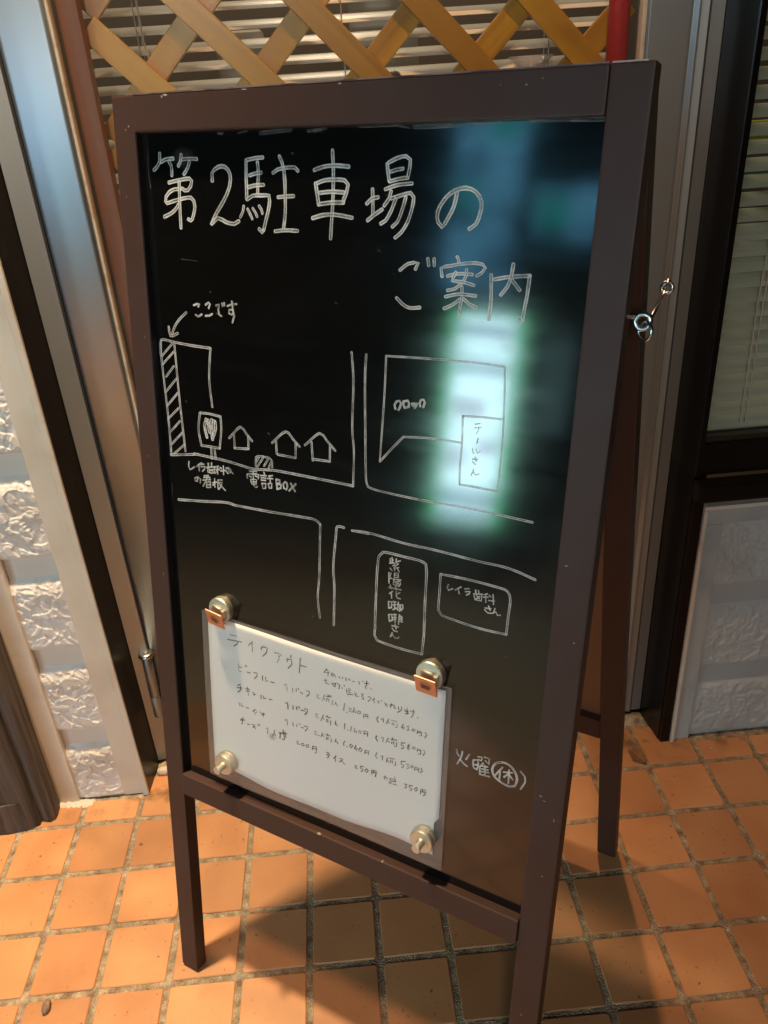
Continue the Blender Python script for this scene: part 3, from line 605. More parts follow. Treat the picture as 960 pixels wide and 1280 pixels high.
for u, w_ in ((2.35, .04), (3.2, .015)):
    obj('paint_chip', obox(O, U, V, N, u, u+w_, 3.438, 3.447, .005, .034), MT['chip'], sg)
# paler strips along the upper arris of top rail and right stile
obj('pale_edge', obox(O, U, V, N, SW+.02, W-SW-.01, HH-.007, HH+.004, -.03, .0135), mat('pale_edge_paint', (.24, .16, .14), .35, var=((.08, .05, .045), 30, 5, .45, .6)), sg)
obj('pale_edge', obox(O, U, V, N, W-SW+.01, W-.02, HH-.005, HH+.006, -.06, .002), mat('pale_end_paint', (.42, .34, .32), .35, var=((.1, .07, .06), 30, 5, .5, .62)), sg)

# ------------------------------------------------------------------ handwriting
def ribbons(name, strokes, m, d, parent, lift=.0004, inc=.00035, **kw):
    b = bmesh.new(); uvl = b.loops.layers.uv.new('stroke'); rnd = random.Random(len(strokes))
    for si, (w, P) in enumerate(strokes):
        w = w/1000.0*.94; hw = w/2; P = [Vector((x/1000.0, y/1000.0)) for x, y in P]; C = crom(P, max(.035, w*.5)); z_ = d+lift+inc*(si % 14)
        Q = [C[0]]
        for c in C[1:]:
            if (c-Q[-1]).length > 1e-3: Q.append(c)
        if len(Q) < 2: continue
        t0 = (Q[0]-Q[1]).normalized(); t1 = (Q[-1]-Q[-2]).normalized()
        Q = [Q[0]+t0*hw*.7]+Q+[Q[-1]+t1*hw*.7]
        L = [0]
        for i in range(1, len(Q)): L.append(L[-1]+(Q[i]-Q[i-1]).length)
        T = L[-1]; R = []
        for i, q_ in enumerate(Q):
            t = (Q[min(i+1, len(Q)-1)]-Q[max(i-1, 0)]).normalized(); nn = Vector((-t.y, t.x)); f = 1+rnd.uniform(-.07, .07)
            if i in (0, len(Q)-1): f = .62
            e = min(L[i], T-L[i])/max(hw, 1e-6); e = min(e, 1)
            R.append([(b.verts.new(O+U*(q_+nn*s*hw*f).x+V*(q_+nn*s*hw*f).y+N*z_), e, s) for s in (-1, 0, 1)])
        for i in range(len(R)-1):
            for k_ in (0, 1):
                q4 = (R[i][k_], R[i+1][k_], R[i+1][k_+1], R[i][k_+1]); f_ = b.faces.new([x[0] for x in q4])
                for lp, x in zip(f_.loops, q4): lp[uvl].uv = (x[1], x[2])
    return obj(name, b, m, parent, **kw)
DATA = """c|37.5@498,10663 496,10620 488,10583 450,10543 408,10513;37.6@507,10586 568,10609 668,10614;37.3@609,10595 634,10552 640,10502 636,10465;36.6@771,10649 763,10610 750,10577 724,10548;36.7@776,10606 870,10612 962,10607;36.5@868,10586 846,10537 815,10498 789,10475;37.8@592,10402 733,10425 857,10438 883,10418 870,10372 830,10335 792,10332 756,10352;37.5@736,10345 659,10341 589,10314 547,10276 537,10228 551,10215 640,10236 767,10261 863,10269 898,10239 908,10185 889,10124 867,10076 847,10062 815,10075;37.9@706,10210 653,10155 581,10116 505,10090;37.4@727,10412 721,10278 717,10142 716,9991
c|39.3@1136,10416 1136,10485 1211,10536 1293,10536 1349,10476 1339,10373 1266,10252 1162,10127 1102,10037;40.4@1102,10037 1184,10092 1279,10058 1374,10043 1435,10070
c|35.8@1537,10591 1639,10606 1732,10611;35.8@1541,10588 1536,10475 1536,10374 1535,10259;35.5@1668,10574 1677,10475 1665,10374 1662,10298;36@1574,10463 1635,10478 1711,10487;36.4@1557,10364 1639,10380 1733,10384;36.7@1540,10259 1602,10291 1704,10295 1789,10293 1796,10248 1776,10159 1748,10081 1720,9996;36.7@1720,9996 1706,9976 1668,10008;28.9@1498,10203 1487,10154 1454,10105;28.9@1541,10178 1569,10136 1594,10091;28.7@1602,10185 1630,10150 1651,10112;28.5@1675,10206 1700,10177 1712,10139;34.5@1914,10621 1937,10578 1952,10535;35.1@1840,10483 1894,10511 1993,10525 2081,10525 2113,10497;34.6@1960,10516 1970,10412 1971,10288 1969,10162 1949,10021;35.5@1888,10281 1971,10288 2061,10292;36.3@1847,9990 1965,10003 2101,10000
c|35.4@2469,10658 2478,10523 2478,10399 2474,10242 2463,10115 2451,9943;36.5@2281,10503 2378,10530 2497,10538 2635,10528;36.8@2296,10393 2386,10421 2498,10427 2593,10421 2628,10387 2613,10325 2586,10269 2578,10243;36.7@2296,10399 2308,10336 2328,10221;36.8@2337,10320 2458,10330 2586,10325;37.1@2336,10228 2458,10242 2586,10243;37.7@2261,10111 2377,10139 2499,10144 2674,10122
c|34.1@2869,10354 2875,10277 2877,10154;34.6@2814,10237 2863,10277 2927,10290;35@2825,10103 2889,10148 2968,10195;33.2@3006,10549 3015,10489 3029,10412;33.1@3017,10555 3100,10589 3179,10603 3220,10576 3218,10518 3200,10435;33.2@3038,10486 3096,10501 3157,10509;33.4@3033,10412 3113,10430 3200,10441;33.7@2993,10351 3107,10385 3245,10397;33.6@3050,10339 3036,10285 2986,10223;33.7@3051,10279 3139,10304 3233,10325 3263,10293 3252,10209 3213,10098 3157,10017 3099,9972;33.6@3096,10279 3054,10181 3004,10106 2956,10080;33.2@3191,10292 3158,10189 3117,10096 3070,10058
c|36.1@3649,10327 3629,10229 3581,10138 3531,10068 3493,10105 3485,10182 3537,10273 3622,10341 3725,10364 3813,10335 3865,10262 3858,10173 3829,10098 3771,10058
c|31.3@3153,9711 3230,9767 3325,9778 3301,9726;31.9@3128,9482 3180,9439 3253,9406 3358,9416;30.2@3414,9819 3425,9761;30@3473,9821 3476,9763
c|29.4@3678,9843 3694,9823 3703,9781;30.1@3552,9679 3539,9747 3632,9770 3732,9790 3849,9801 3908,9793 3933,9766 3907,9728 3862,9700;30@3600,9687 3678,9707 3761,9713 3826,9709;29.3@3770,9748 3773,9706 3730,9630 3678,9590 3606,9572;29.7@3677,9722 3655,9679 3645,9652 3741,9647 3844,9626;29.7@3738,9609 3742,9540 3734,9470 3725,9377;30.4@3591,9520 3717,9549 3867,9543;30@3726,9507 3662,9460 3584,9422;29.9@3755,9514 3812,9475 3879,9453
c|32.6@3987,9716 3999,9559 3998,9443 3992,9362;32.6@4016,9682 4162,9710 4317,9725;31.5@4312,9718 4304,9578 4286,9434 4282,9362;32.5@4282,9362 4254,9396;31.8@4170,9808 4161,9724 4137,9639 4081,9564;32.1@4164,9689 4240,9609
s|21.8@820,9263 869,9280 899,9278 879,9254;21.9@843,9171 872,9155 922,9181;21.5@976,9278 1019,9303 1035,9291 1015,9246;21.6@969,9171 1016,9174 1059,9195;21.2@1111,9279 1152,9295 1137,9241 1146,9197 1174,9182;21@1190,9306 1195,9280;21@1216,9312 1218,9286;21@1255,9284 1313,9305 1370,9311;20.8@1314,9332 1322,9254 1336,9194 1310,9130;20.9@1316,9253 1276,9251 1274,9215 1308,9205 1327,9237
l|27.6@717,9184 625,9114 550,9034 505,8947;28.5@467,9023 484,8931 588,8968
l|27.4@327,8712 327,8785 352,8879 530,8871 750,8858 1013,8853;25.7@1013,8853 991,8706 975,8513 999,8248;27.1@342,8871 334,8688 354,8368 374,8040 382,7635;26.7@529,8864 549,8341 590,7708;29.1@372,7634 594,7672 777,7706;28.2@711,7701 1081,7696 1299,7681 1512,7666 1780,7694 2180,7699 2714,7698;22@2681,8973 2704,8708 2697,8267 2718,8043 2714,7698
l|23.4@346,8714 496,8849;23.6@338,8619 515,8773;23.7@382,8496 501,8619;24@356,8323 522,8486;24.2@370,8180 533,8339;24.3@374,8040 529,8175;24.5@395,7900 540,8037;24.7@393,7756 563,7912;24.8@424,7655 586,7785
l|23.2@2835,8967 2826,8741 2836,8337 2848,7920 2864,7750 2924,7707 3206,7694 3544,7694 3974,7705 4521,7693
l|27.2@825,8165 954,8170 1102,8160;26.6@1102,8160 1104,8026 1071,7816;27.2@1071,7816 953,7815 822,7809;27.8@822,7809 794,7981 825,8165;27.5@957,7807 955,7685;27.4@1002,7805 1010,7688
b|38.7@907,8108 881,8045 886,7977 905,7911;38.7@933,8103 933,8035 945,7969;38.5@983,8113 963,8039 980,7897;38.4@1010,8105 995,8010 980,7897;38.4@1026,8099 1031,8032 1005,7960 985,7915;38.8@906,8082 966,8023
l|26.7@1205,7947 1357,8087 1436,8023 1504,7959;26.5@1270,7991 1274,7856;26.7@1269,7850 1450,7870;26.3@1454,7870 1455,8001
l|25.5@1755,7980 1924,8119 2018,8052 2093,7991;25.3@1805,8004 1811,7873;25.5@1821,7870 2043,7869;25@2043,7869 2046,8019
l|24.6@2154,8016 2327,8162 2409,8103 2509,8016;24.3@2234,8061 2246,7873;24.6@2252,7890 2446,7899;24.1@2446,7903 2449,8070
l|22.6@1543,7691 1541,7751 1547,7795 1573,7812 1649,7818 1717,7815 1745,7792 1749,7718;22.6@1560,7697 1641,7810;22.4@1646,7719 1704,7802;22.3@1705,7707 1736,7773;22.5@1554,7753 1585,7801
s|18.4@631,7602 622,7548 638,7509 708,7554;18.1@810,7613 766,7587 736,7561;18.2@771,7587 771,7520;18.1@795,7591 842,7607;18.2@798,7569 864,7581 843,7547 818,7524;17.9@904,7628 903,7580;17.9@951,7639 948,7595;18@877,7575 999,7603;18@896,7571 893,7526 985,7534 989,7594;18@913,7559 968,7550;17.9@969,7568 912,7540;17.8@1012,7605 1045,7618;17.9@1006,7575 1061,7584;17.8@1035,7609 1030,7527;17.8@1024,7570 994,7528;17.7@1062,7606 1084,7595;17.8@1069,7567 1143,7587;17.7@1109,7629 1108,7533;17.6@1144,7613 1198,7615;17.6@1172,7625 1183,7586;17.7@1151,7577 1168,7558;17.5@1215,7603 1191,7562 1218,7581 1240,7567;18.4@745,7440 736,7393;18.4@736,7393 705,7395 703,7425 747,7448 788,7425 776,7384;18.2@838,7475 899,7489;18.2@832,7455 917,7470;18.3@820,7423 925,7449;18.1@890,7480 857,7414 816,7354;18.2@866,7408 862,7347;18.3@862,7347 919,7357 918,7421;18.2@866,7408 918,7421;18.3@869,7378 916,7387;18.1@950,7416 1007,7433;18@981,7466 980,7368;18.1@983,7421 953,7386;18@1026,7459 1086,7470;17.9@1031,7460 1021,7368;18@1038,7431 1089,7444 1049,7373 1029,7355;18@1051,7419 1095,7382 1126,7361
s|17.2@1454,7633 1550,7645;17.1@1506,7638 1503,7558;17.3@1425,7551 1426,7595 1574,7614 1568,7569;17.2@1452,7578 1478,7575;17.1@1530,7592 1556,7589;17.2@1468,7544 1546,7555 1540,7506;17.2@1468,7544 1483,7496 1540,7506;17.3@1471,7519 1545,7530;17.2@1507,7551 1509,7486 1534,7469 1557,7484;16.9@1644,7654 1652,7634;17@1600,7611 1677,7621;17@1608,7587 1667,7594;17@1607,7562 1667,7569;17.1@1614,7527 1666,7536 1660,7484;17.1@1614,7527 1625,7471 1660,7484;16.8@1702,7621 1753,7634;16.9@1684,7593 1756,7602;16.8@1719,7624 1721,7553;16.9@1695,7538 1742,7550 1737,7498;16.9@1695,7538 1707,7493 1737,7498;22.3@1798,7603 1808,7497;22.3@1798,7603 1844,7603 1844,7575 1810,7555;22.3@1810,7555 1860,7556 1855,7520 1808,7501;22.1@1910,7594 1885,7568 1892,7527 1925,7515 1938,7549 1931,7590 1910,7594;22@1980,7592 2032,7517;21.9@2042,7596 1958,7510
s|21.7@3150,8508 3139,8543 3158,8577 3189,8588 3205,8565 3196,8532 3181,8502;21.5@3227,8586 3230,8559 3242,8529;21.5@3227,8586 3274,8601 3285,8580 3286,8546;21.5@3242,8529 3286,8546;21.3@3315,8579 3329,8558;21.2@3338,8586 3346,8569;21.2@3365,8585 3359,8562 3342,8542;21.1@3401,8563 3390,8588 3403,8621 3428,8629 3444,8604 3431,8560
l|19.7@3041,8974 3030,8566 3000,7987;19.7@3041,8974 3480,8992 3886,9002 4162,8994;17.6@4162,8994 4181,8710 4191,8337 4181,7910;21.2@3000,7987 3123,8132 3242,8263;20.4@3242,8263 3515,8289 3810,8294;18.9@3812,8534 3820,8300 3813,8081 3819,7911;19.8@3819,7911 4001,7913 4181,7910;18.9@3812,8534 3997,8546 4184,8553
s|12.3@3929,8476 3977,8488;12.3@3928,8442 3990,8456;12.3@3966,8450 3965,8424 3950,8399;12.3@3967,8357 3959,8309;12.5@3921,8256 3926,8231 3938,8217;12.4@3955,8256 3968,8224 3996,8247;12.6@3928,8162 3977,8170;12.5@3951,8187 3965,8149;12.6@3929,8141 3958,8119;12.6@3945,8072 3924,8014;12.7@3931,8029 3949,8048 3965,8024 3997,8040
l|29.8@439,7127 804,7176 1109,7222 1256,7214;27.9@1227,7215 1686,7232 2096,7255 2268,7259 2333,7221;25.5@2333,7221 2327,6996 2318,6632 2298,6404 2324,6172;26.9@2497,6131 2503,6556 2489,6795 2519,7132 2534,7240 2615,7245;24.7@2703,7234 2893,7242
l|24.7@2706,7232 2895,7250 3285,7227 3615,7230 4036,7218 4338,7217 4594,7168
l|27.5@2988,6265 2998,6831 3017,7036 3062,7086 3291,7088 3492,7081 3533,7004 3534,6632 3538,6316;26.1@3538,6316 3525,6100;26.5@3525,6100 3280,6090 3016,6107 2986,6157 2993,6266
l|24.6@3681,7001 3967,7014 4255,7008 4346,6994 4382,6920 4376,6750 4371,6561;23.8@4371,6561 4082,6550 3714,6580 3679,6626 3680,6824 3681,7001
s|14.6@3141,7036 3142,6994;14.6@3161,7051 3164,6999;14.6@3163,7025 3177,7029;14.7@3134,6984 3183,7003;14.5@3209,7049 3205,7008 3233,6999;14.5@3253,7038 3210,7017;14.6@3195,6995 3168,6963 3206,6977;14.5@3222,6991 3180,6944 3240,6964;14.6@3196,6948 3194,6921;14.7@3144,6936 3167,6915;14.6@3224,6950 3247,6921;14.8@3131,6885 3138,6774;14.8@3131,6885 3160,6886 3144,6851 3167,6835 3145,6824;14.7@3193,6894 3236,6905 3238,6858;14.7@3193,6894 3191,6846 3238,6858;14.7@3191,6870 3237,6881;14.8@3178,6827 3266,6838;14.8@3189,6819 3185,6770;14.8@3201,6801 3256,6825 3262,6794 3241,6762;14.7@3223,6801 3202,6763;14.7@3240,6799 3219,6762;14.9@3137,6728 3203,6731 3272,6735;14.9@3152,6756 3162,6721;14.8@3213,6766 3215,6729;14.9@3182,6699 3144,6662;14.9@3166,6679 3171,6620;14.8@3221,6709 3223,6655 3240,6638 3268,6640;14.8@3260,6703 3222,6671
s|15.9@3136,6573 3140,6502;16@3140,6502 3171,6516;16@3171,6516 3172,6582 3136,6573;15.9@3186,6586 3219,6589;15.9@3187,6548 3220,6562;15.8@3203,6587 3208,6509;16@3189,6499 3227,6526;15.8@3247,6596 3239,6507;15.8@3237,6566 3264,6574 3261,6502;15.8@3270,6570 3295,6582 3299,6545 3278,6512;15.8@3270,6564 3278,6512;16.1@3145,6432 3153,6362;16.1@3153,6362 3187,6382;16.1@3187,6382 3179,6447 3145,6432;16@3193,6445 3229,6455;16@3194,6412 3230,6422;16.1@3198,6391 3226,6399;16@3213,6450 3218,6363;15.9@3263,6464 3255,6357;15.9@3269,6449 3297,6440;15.9@3267,6416 3298,6418;16@3268,6394 3301,6392;15.9@3283,6453 3288,6388;16.1@3183,6320 3256,6327;16.1@3219,6347 3232,6300;16.2@3189,6294 3207,6271 3247,6271;16.2@3191,6244 3170,6193;16.3@3175,6200 3197,6223 3221,6196 3249,6199 3268,6216
s|13.9@3768,6915 3757,6887 3771,6856 3813,6884;13.8@3896,6922 3839,6877;13.8@3867,6898 3883,6850;13.7@3934,6914 3979,6926;13.7@3940,6886 3994,6900 3983,6876 3955,6856;13.6@4042,6929 4048,6901;13.5@4071,6932 4077,6900;13.6@4024,6886 4114,6905;13.6@4033,6872 4044,6832 4106,6835 4107,6891;13.6@4058,6878 4085,6851;13.6@4091,6878 4052,6842;13.5@4130,6905 4162,6922;13.5@4124,6878 4172,6891;13.5@4146,6909 4152,6834;13.4@4179,6909 4196,6897;13.5@4175,6857 4232,6864;13.4@4215,6927 4226,6829;13.6@4148,6774 4205,6780;13.5@4179,6803 4198,6762;13.6@4145,6756 4176,6730 4225,6739;13.4@4245,6795 4232,6745;13.5@4236,6750 4256,6760 4274,6731 4302,6743
s|19@3958,5146 3967,5103 3988,5079;18.9@4022,5145 4012,5073 3974,4979;19.1@4004,5044 4045,5007 4084,4991;18.8@4098,5138 4065,5067;18.8@4144,5093 4189,5111 4199,5041 4188,4995;18.8@4144,5093 4143,5030 4154,5003 4188,4995;18.8@4152,5039 4193,5055;18.6@4191,5148 4237,5160 4226,5115 4198,5119;18.5@4260,5169 4310,5173 4306,5105 4272,5132;18.6@4251,5098 4218,5039 4224,4952;18.7@4240,5058 4299,5071;18.7@4237,5025 4306,5037;18.8@4235,4993 4313,5009;18.8@4233,4956 4326,4967;18.6@4267,5074 4274,4967;24.3@4442,5179 4373,5136 4346,5059 4375,4987 4452,4945 4535,4933 4587,4959 4606,5050 4573,5128 4515,5177 4442,5179;18.3@4451,5126 4415,5065 4383,5006;18.4@4428,5071 4427,4966;18.3@4464,5075 4552,5102;18.1@4519,5122 4523,4964;18.2@4514,5074 4473,5021;18.2@4524,5068 4563,5027;17.9@4633,5153 4681,5111 4690,5054 4650,4950
p|14.8@1115,5635 1214,5643;14.9@1078,5562 1284,5591;14.8@1231,5575 1209,5539 1168,5503;14.5@1442,5643 1381,5578;14.5@1435,5623 1434,5512;14.3@1575,5618 1561,5579;14.3@1575,5618 1651,5630 1637,5567 1577,5497;14.2@1751,5602 1850,5609 1812,5569;14.1@1806,5590 1812,5545 1779,5483;13.9@1977,5642 1973,5606;14@1923,5580 1923,5539;14@1923,5574 1985,5587 1984,5530 1933,5462;13.8@2101,5645 2083,5452;13.8@2097,5553 2177,5556
p|13.9@1224,5287 1228,5235;13.9@1228,5247 1275,5262;13.9@1220,5220 1232,5194 1266,5204;13.8@1323,5301 1329,5284;13.8@1340,5308 1344,5295;13.8@1346,5224 1392,5224;13.7@1445,5243 1492,5258 1490,5216 1449,5167;13.6@1569,5247 1566,5181;13.5@1614,5243 1612,5183 1644,5206;13.5@1683,5206 1734,5208;13.3@1872,5221 1904,5255 1909,5162
p|14.7@1199,5000 1241,5026;14.7@1191,4966 1266,4985;14.7@1240,5007 1244,4953 1202,4908;14.6@1313,4994 1373,5002;14.6@1318,4965 1372,4977;14.5@1341,5022 1356,4917;14.5@1418,4980 1438,4975;14.5@1430,4948 1457,4965;14.4@1537,4983 1539,4935;14.3@1576,4984 1574,4948 1607,4965;14.3@1653,4968 1698,4975;13.7@1987,5229 1986,5176;13.6@2037,5239 2036,5198;13.6@2061,5253 2073,5234;13.6@2085,5209 2097,5201;13.6@2110,5211 2115,5190;13.5@2171,5255 2213,5257 2207,5220 2170,5179;14@1889,4994 1908,5007 1913,4925;13.9@1983,4997 1986,4944;13.8@2033,5002 2041,4957;13.8@2058,5005 2076,4993;13.8@2094,4976 2150,4983;13.7@2138,5009 2181,5018 2180,4988 2143,4939;14.9@1216,4776 1227,4730;14.8@1249,4775 1255,4739 1282,4749;14.8@1322,4744 1356,4746;14.7@1415,4727 1456,4766 1468,4733 1440,4698;14.7@1436,4753 1428,4719;14.6@1508,4747 1548,4736;14.6@1534,4719 1580,4741;14.5@1568,4755 1560,4703
p|14@1878,4992 1910,5009 1914,4926;13.9@1982,4992 1984,4944;13.8@2028,4996 2034,4962;13.8@2066,5015 2069,4998;13.8@2090,4975 2121,4980;13.7@2139,5010 2182,5019 2176,4982 2151,4937;15@1270,4589 1227,4536;15.1@1227,4542 1289,4564;15@1261,4554 1245,4491;15@1328,4521 1362,4527;14.9@1396,4539 1436,4548 1408,4499;14.8@1429,4526 1448,4501;14.8@1484,4571 1490,4554;14.7@1504,4578 1508,4563;14.6@1596,4555 1623,4571 1614,4493;14.5@1714,4573 1706,4521 1686,4488;14.5@1713,4529 1732,4505;18.9@1779,4560 1888,4588;18.9@1798,4554 1790,4489;18.7@1838,4619 1854,4494 1822,4489;18.7@1863,4603 1874,4533;14.2@2021,4538 2046,4548 2027,4503 2065,4511;14.1@2090,4527 2121,4545 2127,4517 2096,4502 2090,4527;14.1@2152,4532 2190,4553 2190,4522 2158,4504 2152,4532;14.2@1867,4764 1899,4782 1901,4709;14.1@1978,4773 1982,4726;14@2031,4768 2034,4739;13.9@2069,4794 2075,4780;14@2087,4746 2124,4750;13.9@2130,4780 2177,4785 2173,4759 2142,4718
p|13.3@2305,5250 2332,5254 2305,5208 2353,5214;13.2@2407,5280 2380,5197;13.3@2399,5235 2416,5214;13.2@2429,5271 2498,5284;13.2@2450,5299 2461,5282;13.1@2487,5307 2477,5282;13.2@2439,5249 2434,5210;13.2@2439,5249 2466,5247 2461,5209;13.1@2509,5251 2504,5187;13.1@2546,5243 2573,5200;13.1@2551,5224 2530,5201;13@2662,5262 2652,5170;13@2689,5157 2692,5152;12.9@2714,5218 2745,5229 2720,5178 2766,5189;12.9@2781,5246 2766,5189 2798,5185 2802,5212 2777,5203;12.8@2828,5221 2859,5222 2849,5192 2818,5192 2828,5221;12.8@2896,5157 2895,5203 2946,5216 2946,5175;12.8@2900,5180 2941,5194;12.7@2920,5209 2921,5187;12.6@3066,5228 3052,5192 3068,5162;13.6@2287,5000 2314,5004 2287,4957 2325,4960;13.4@2391,5021 2358,4934;13.5@2380,4985 2402,4966;13.4@2423,5011 2483,5016;13.4@2439,5032 2450,5015;13.4@2434,4983 2434,4950;13.4@2450,4988 2450,4946;13.4@2488,4980 2483,4925;13.3@2547,4996 2542,4946;13.3@2547,4970 2574,4942;13.2@2664,5006 2659,4936;13.2@2699,4940 2702,4935;13.1@2748,5000 2738,4933;13@2790,4994 2780,4943 2811,4939 2816,4967 2785,4955;13@2847,4983 2873,4982 2863,4952 2837,4948 2847,4983;13@2905,4952 2904,4999 2950,5005 2946,4946;12.9@2906,4968 2945,4977;12.8@3052,4991 3048,4958 3069,4929;13.8@2269,4761 2297,4771 2274,4724 2341,4727;13.6@2379,4780 2357,4722;13.7@2379,4752 2396,4742;13.6@2418,4777 2483,4780;13.6@2445,4798 2439,4764;13.6@2429,4743 2423,4714;13.6@2450,4751 2445,4717;13.5@2488,4749 2489,4700;13.5@2553,4768 2537,4719;13.5@2553,4741 2581,4713;13.3@2666,4783 2650,4750 2653,4719;13.4@2691,4723 2694,4717
p|13.1@3069,5232 3050,5195 3071,5166;13@3105,5209 3129,5233 3131,5187;12.9@3193,5246 3166,5180;12.9@3184,5212 3205,5199;12.9@3223,5241 3282,5247;12.9@3238,5221 3235,5189;12.9@3258,5223 3254,5191;12.8@3292,5225 3294,5180 3274,5173;12.7@3365,5246 3342,5193 3372,5188 3380,5217 3352,5201;12.7@3404,5230 3432,5246 3419,5216 3434,5201 3410,5187;12.6@3476,5226 3500,5225 3487,5200 3463,5201 3476,5226;12.6@3526,5189 3529,5225 3572,5226 3574,5177 3555,5175;12.6@3530,5206 3567,5213;12.5@3614,5237 3634,5209 3612,5171;13.3@3055,4990 3046,4955 3067,4931;13.2@3111,4989 3136,4999 3132,4945;13.1@3195,5011 3167,4943;13.1@3191,4973 3212,4965;13.1@3230,5008 3294,5022;13@3244,5034 3245,5014;13.1@3241,4986 3237,4959;13@3261,4994 3262,4958;13@3295,4996 3292,4943 3272,4936;12.9@3354,5013 3392,5023;12.9@3354,5013 3350,4981 3379,4982 3375,4954 3351,4940;12.8@3436,5024 3423,4998 3447,4982 3434,4956 3419,4971 3446,5017 3436,5024;12.8@3490,5013 3514,5012 3501,4987 3477,4983 3490,5013;12.8@3535,4974 3538,5011 3576,5011 3574,4954 3550,4949;12.7@3539,4991 3572,4994;12.7@3605,5016 3625,4994 3603,4949
p|13.8@2738,4768 2765,4757 2744,4722 2723,4730 2738,4768;13.7@2806,4778 2786,4728 2818,4713 2823,4747 2791,4735;13.7@2859,4766 2885,4749 2860,4713 2839,4726 2859,4766;13.6@2917,4713 2922,4758 2968,4765 2959,4713;13.6@2919,4730 2953,4738;14.3@2426,4541 2459,4542;14.3@2426,4507 2470,4530 2437,4467;14.2@2552,4545 2520,4494;14.2@2541,4524 2542,4464;14.1@2601,4526 2644,4537 2596,4480;14.1@2623,4507 2666,4474;14.5@2237,4501 2243,4554 2293,4562 2287,4476 2270,4475;14.5@2243,4526 2287,4532
p|12.9@3062,4779 3047,4735 3070,4705;12.9@3112,4754 3136,4769 3131,4710;12.8@3191,4765 3180,4704;12.8@3189,4739 3207,4714;12.8@3221,4770 3274,4779;12.8@3233,4750 3228,4716;12.8@3251,4751 3252,4720;12.7@3287,4752 3295,4711 3277,4704;12.6@3358,4786 3405,4798;12.6@3358,4786 3355,4748 3389,4748 3378,4712 3360,4712;12.6@3417,4772 3446,4784 3430,4752 3454,4743 3425,4719;12.5@3482,4779 3500,4767 3477,4746 3465,4757 3482,4779;12.5@3513,4729 3517,4774 3564,4774 3560,4729;12.5@3518,4749 3559,4757;12.4@3587,4783 3602,4752 3578,4723;13.4@2792,4512 2818,4515 2793,4473 2824,4479;13.3@2868,4529 2900,4537;13.3@2868,4529 2862,4500 2894,4500 2888,4471 2869,4464;13.2@2944,4526 2963,4508 2938,4472 2919,4490 2944,4526;13.2@3007,4480 3006,4532 3062,4541 3051,4465;13.2@3007,4506 3056,4517;13.1@3031,4538 3029,4511;13@3155,4508 3198,4512;13@3173,4528 3162,4478;13@3177,4510 3199,4486;13@3222,4509 3294,4532;12.9@3240,4523 3224,4458;13@3247,4493 3295,4507;12.9@3282,4559 3296,4500;13@3230,4454 3259,4492 3296,4494;13@3218,4449 3309,4461;12.8@3403,4513 3433,4518 3416,4492 3434,4480 3405,4462;12.7@3463,4518 3498,4526;12.7@3463,4518 3460,4491 3493,4492 3483,4462 3465,4461;12.6@3545,4527 3560,4507 3536,4474 3521,4491 3545,4527;12.6@3595,4464 3596,4522 3650,4535 3642,4465 3624,4460;12.6@3597,4497 3646,4505;12.5@3621,4530 3620,4501
p|12.4@2435,5610 2401,5555;12.4@2435,5610 2465,5575;12.5@2423,5564 2461,5571;12.4@2456,5568 2452,5530;12.4@2494,5576 2519,5588 2511,5541;12.4@2503,5583 2494,5548;12.4@2528,5579 2549,5549;12.3@2595,5567 2595,5554;12.3@2632,5571 2635,5558;12.2@2677,5578 2678,5546;12.2@2706,5575 2727,5566;12.1@2760,5564 2780,5564;12.1@2821,5576 2837,5581 2841,5551;12@2877,5602 2881,5598;12@2901,5582 2945,5593;11.9@2925,5618 2922,5565 2906,5544 2918,5524;12@2974,5542 2982,5537;12.6@2401,5464 2439,5473;12.5@2423,5484 2427,5435;12.6@2422,5442 2465,5431;12.5@2499,5459 2533,5429;12.5@2507,5454 2549,5467;12.4@2549,5475 2541,5424;12.4@2566,5481 2599,5467 2591,5416;12.4@2625,5443 2633,5437;12.3@2653,5481 2662,5475;12.3@2683,5446 2691,5408;12.3@2707,5462 2732,5462 2728,5436 2704,5436;12.3@2708,5413 2733,5413;12.3@2692,5383 2766,5400;12.2@2782,5438 2799,5395;12.2@2806,5430 2791,5392 2831,5402;12.1@2863,5441 2887,5449 2868,5410 2892,5410 2889,5384 2872,5387;12.1@2944,5436 2976,5438 2969,5404 2945,5379
p|12.5@3020,5441 2997,5409;12.5@3013,5427 3018,5384;12.4@3053,5416 3077,5420 3065,5392;12.4@3100,5440 3108,5435;12.4@3136,5424 3160,5413;12.3@3171,5421 3145,5399 3161,5389 3176,5394;12.3@3199,5418 3238,5431;12.3@3222,5442 3208,5389;12.2@3245,5434 3261,5424;12.3@3246,5410 3270,5399;12.2@3300,5429 3305,5399;12.1@3338,5446 3336,5402 3294,5363;12.1@3370,5421 3416,5421;12.1@3374,5403 3416,5410;12.1@3399,5451 3402,5377;12.1@3383,5374 3417,5394;12.1@3435,5428 3484,5430;12@3475,5458 3474,5394 3454,5411;12@3470,5393 3449,5354;12@3517,5378 3528,5378"""
NM = {'c': ('title_character', 'chalk'), 's': ('small_lettering', 'chalkfine'), 'l': ('map_line', 'chalkline'), 'b': ('drawn_tooth', 'chalk'), 'p': ('price_lettering', 'ink')}
ink = []
for ln in DATA.split('\n'):
    kd, rest = ln.split('|'); st = []
    for s_ in rest.split(';'):
        w, pp = s_.split('@'); st.append((float(w), [tuple(map(float, p_.split(','))) for p_ in pp.split()]))
    if kd == 'p': ink.append(st)
    else: ribbons(NM[kd][0], st, MT[NM[kd][1]], -.083, pn)
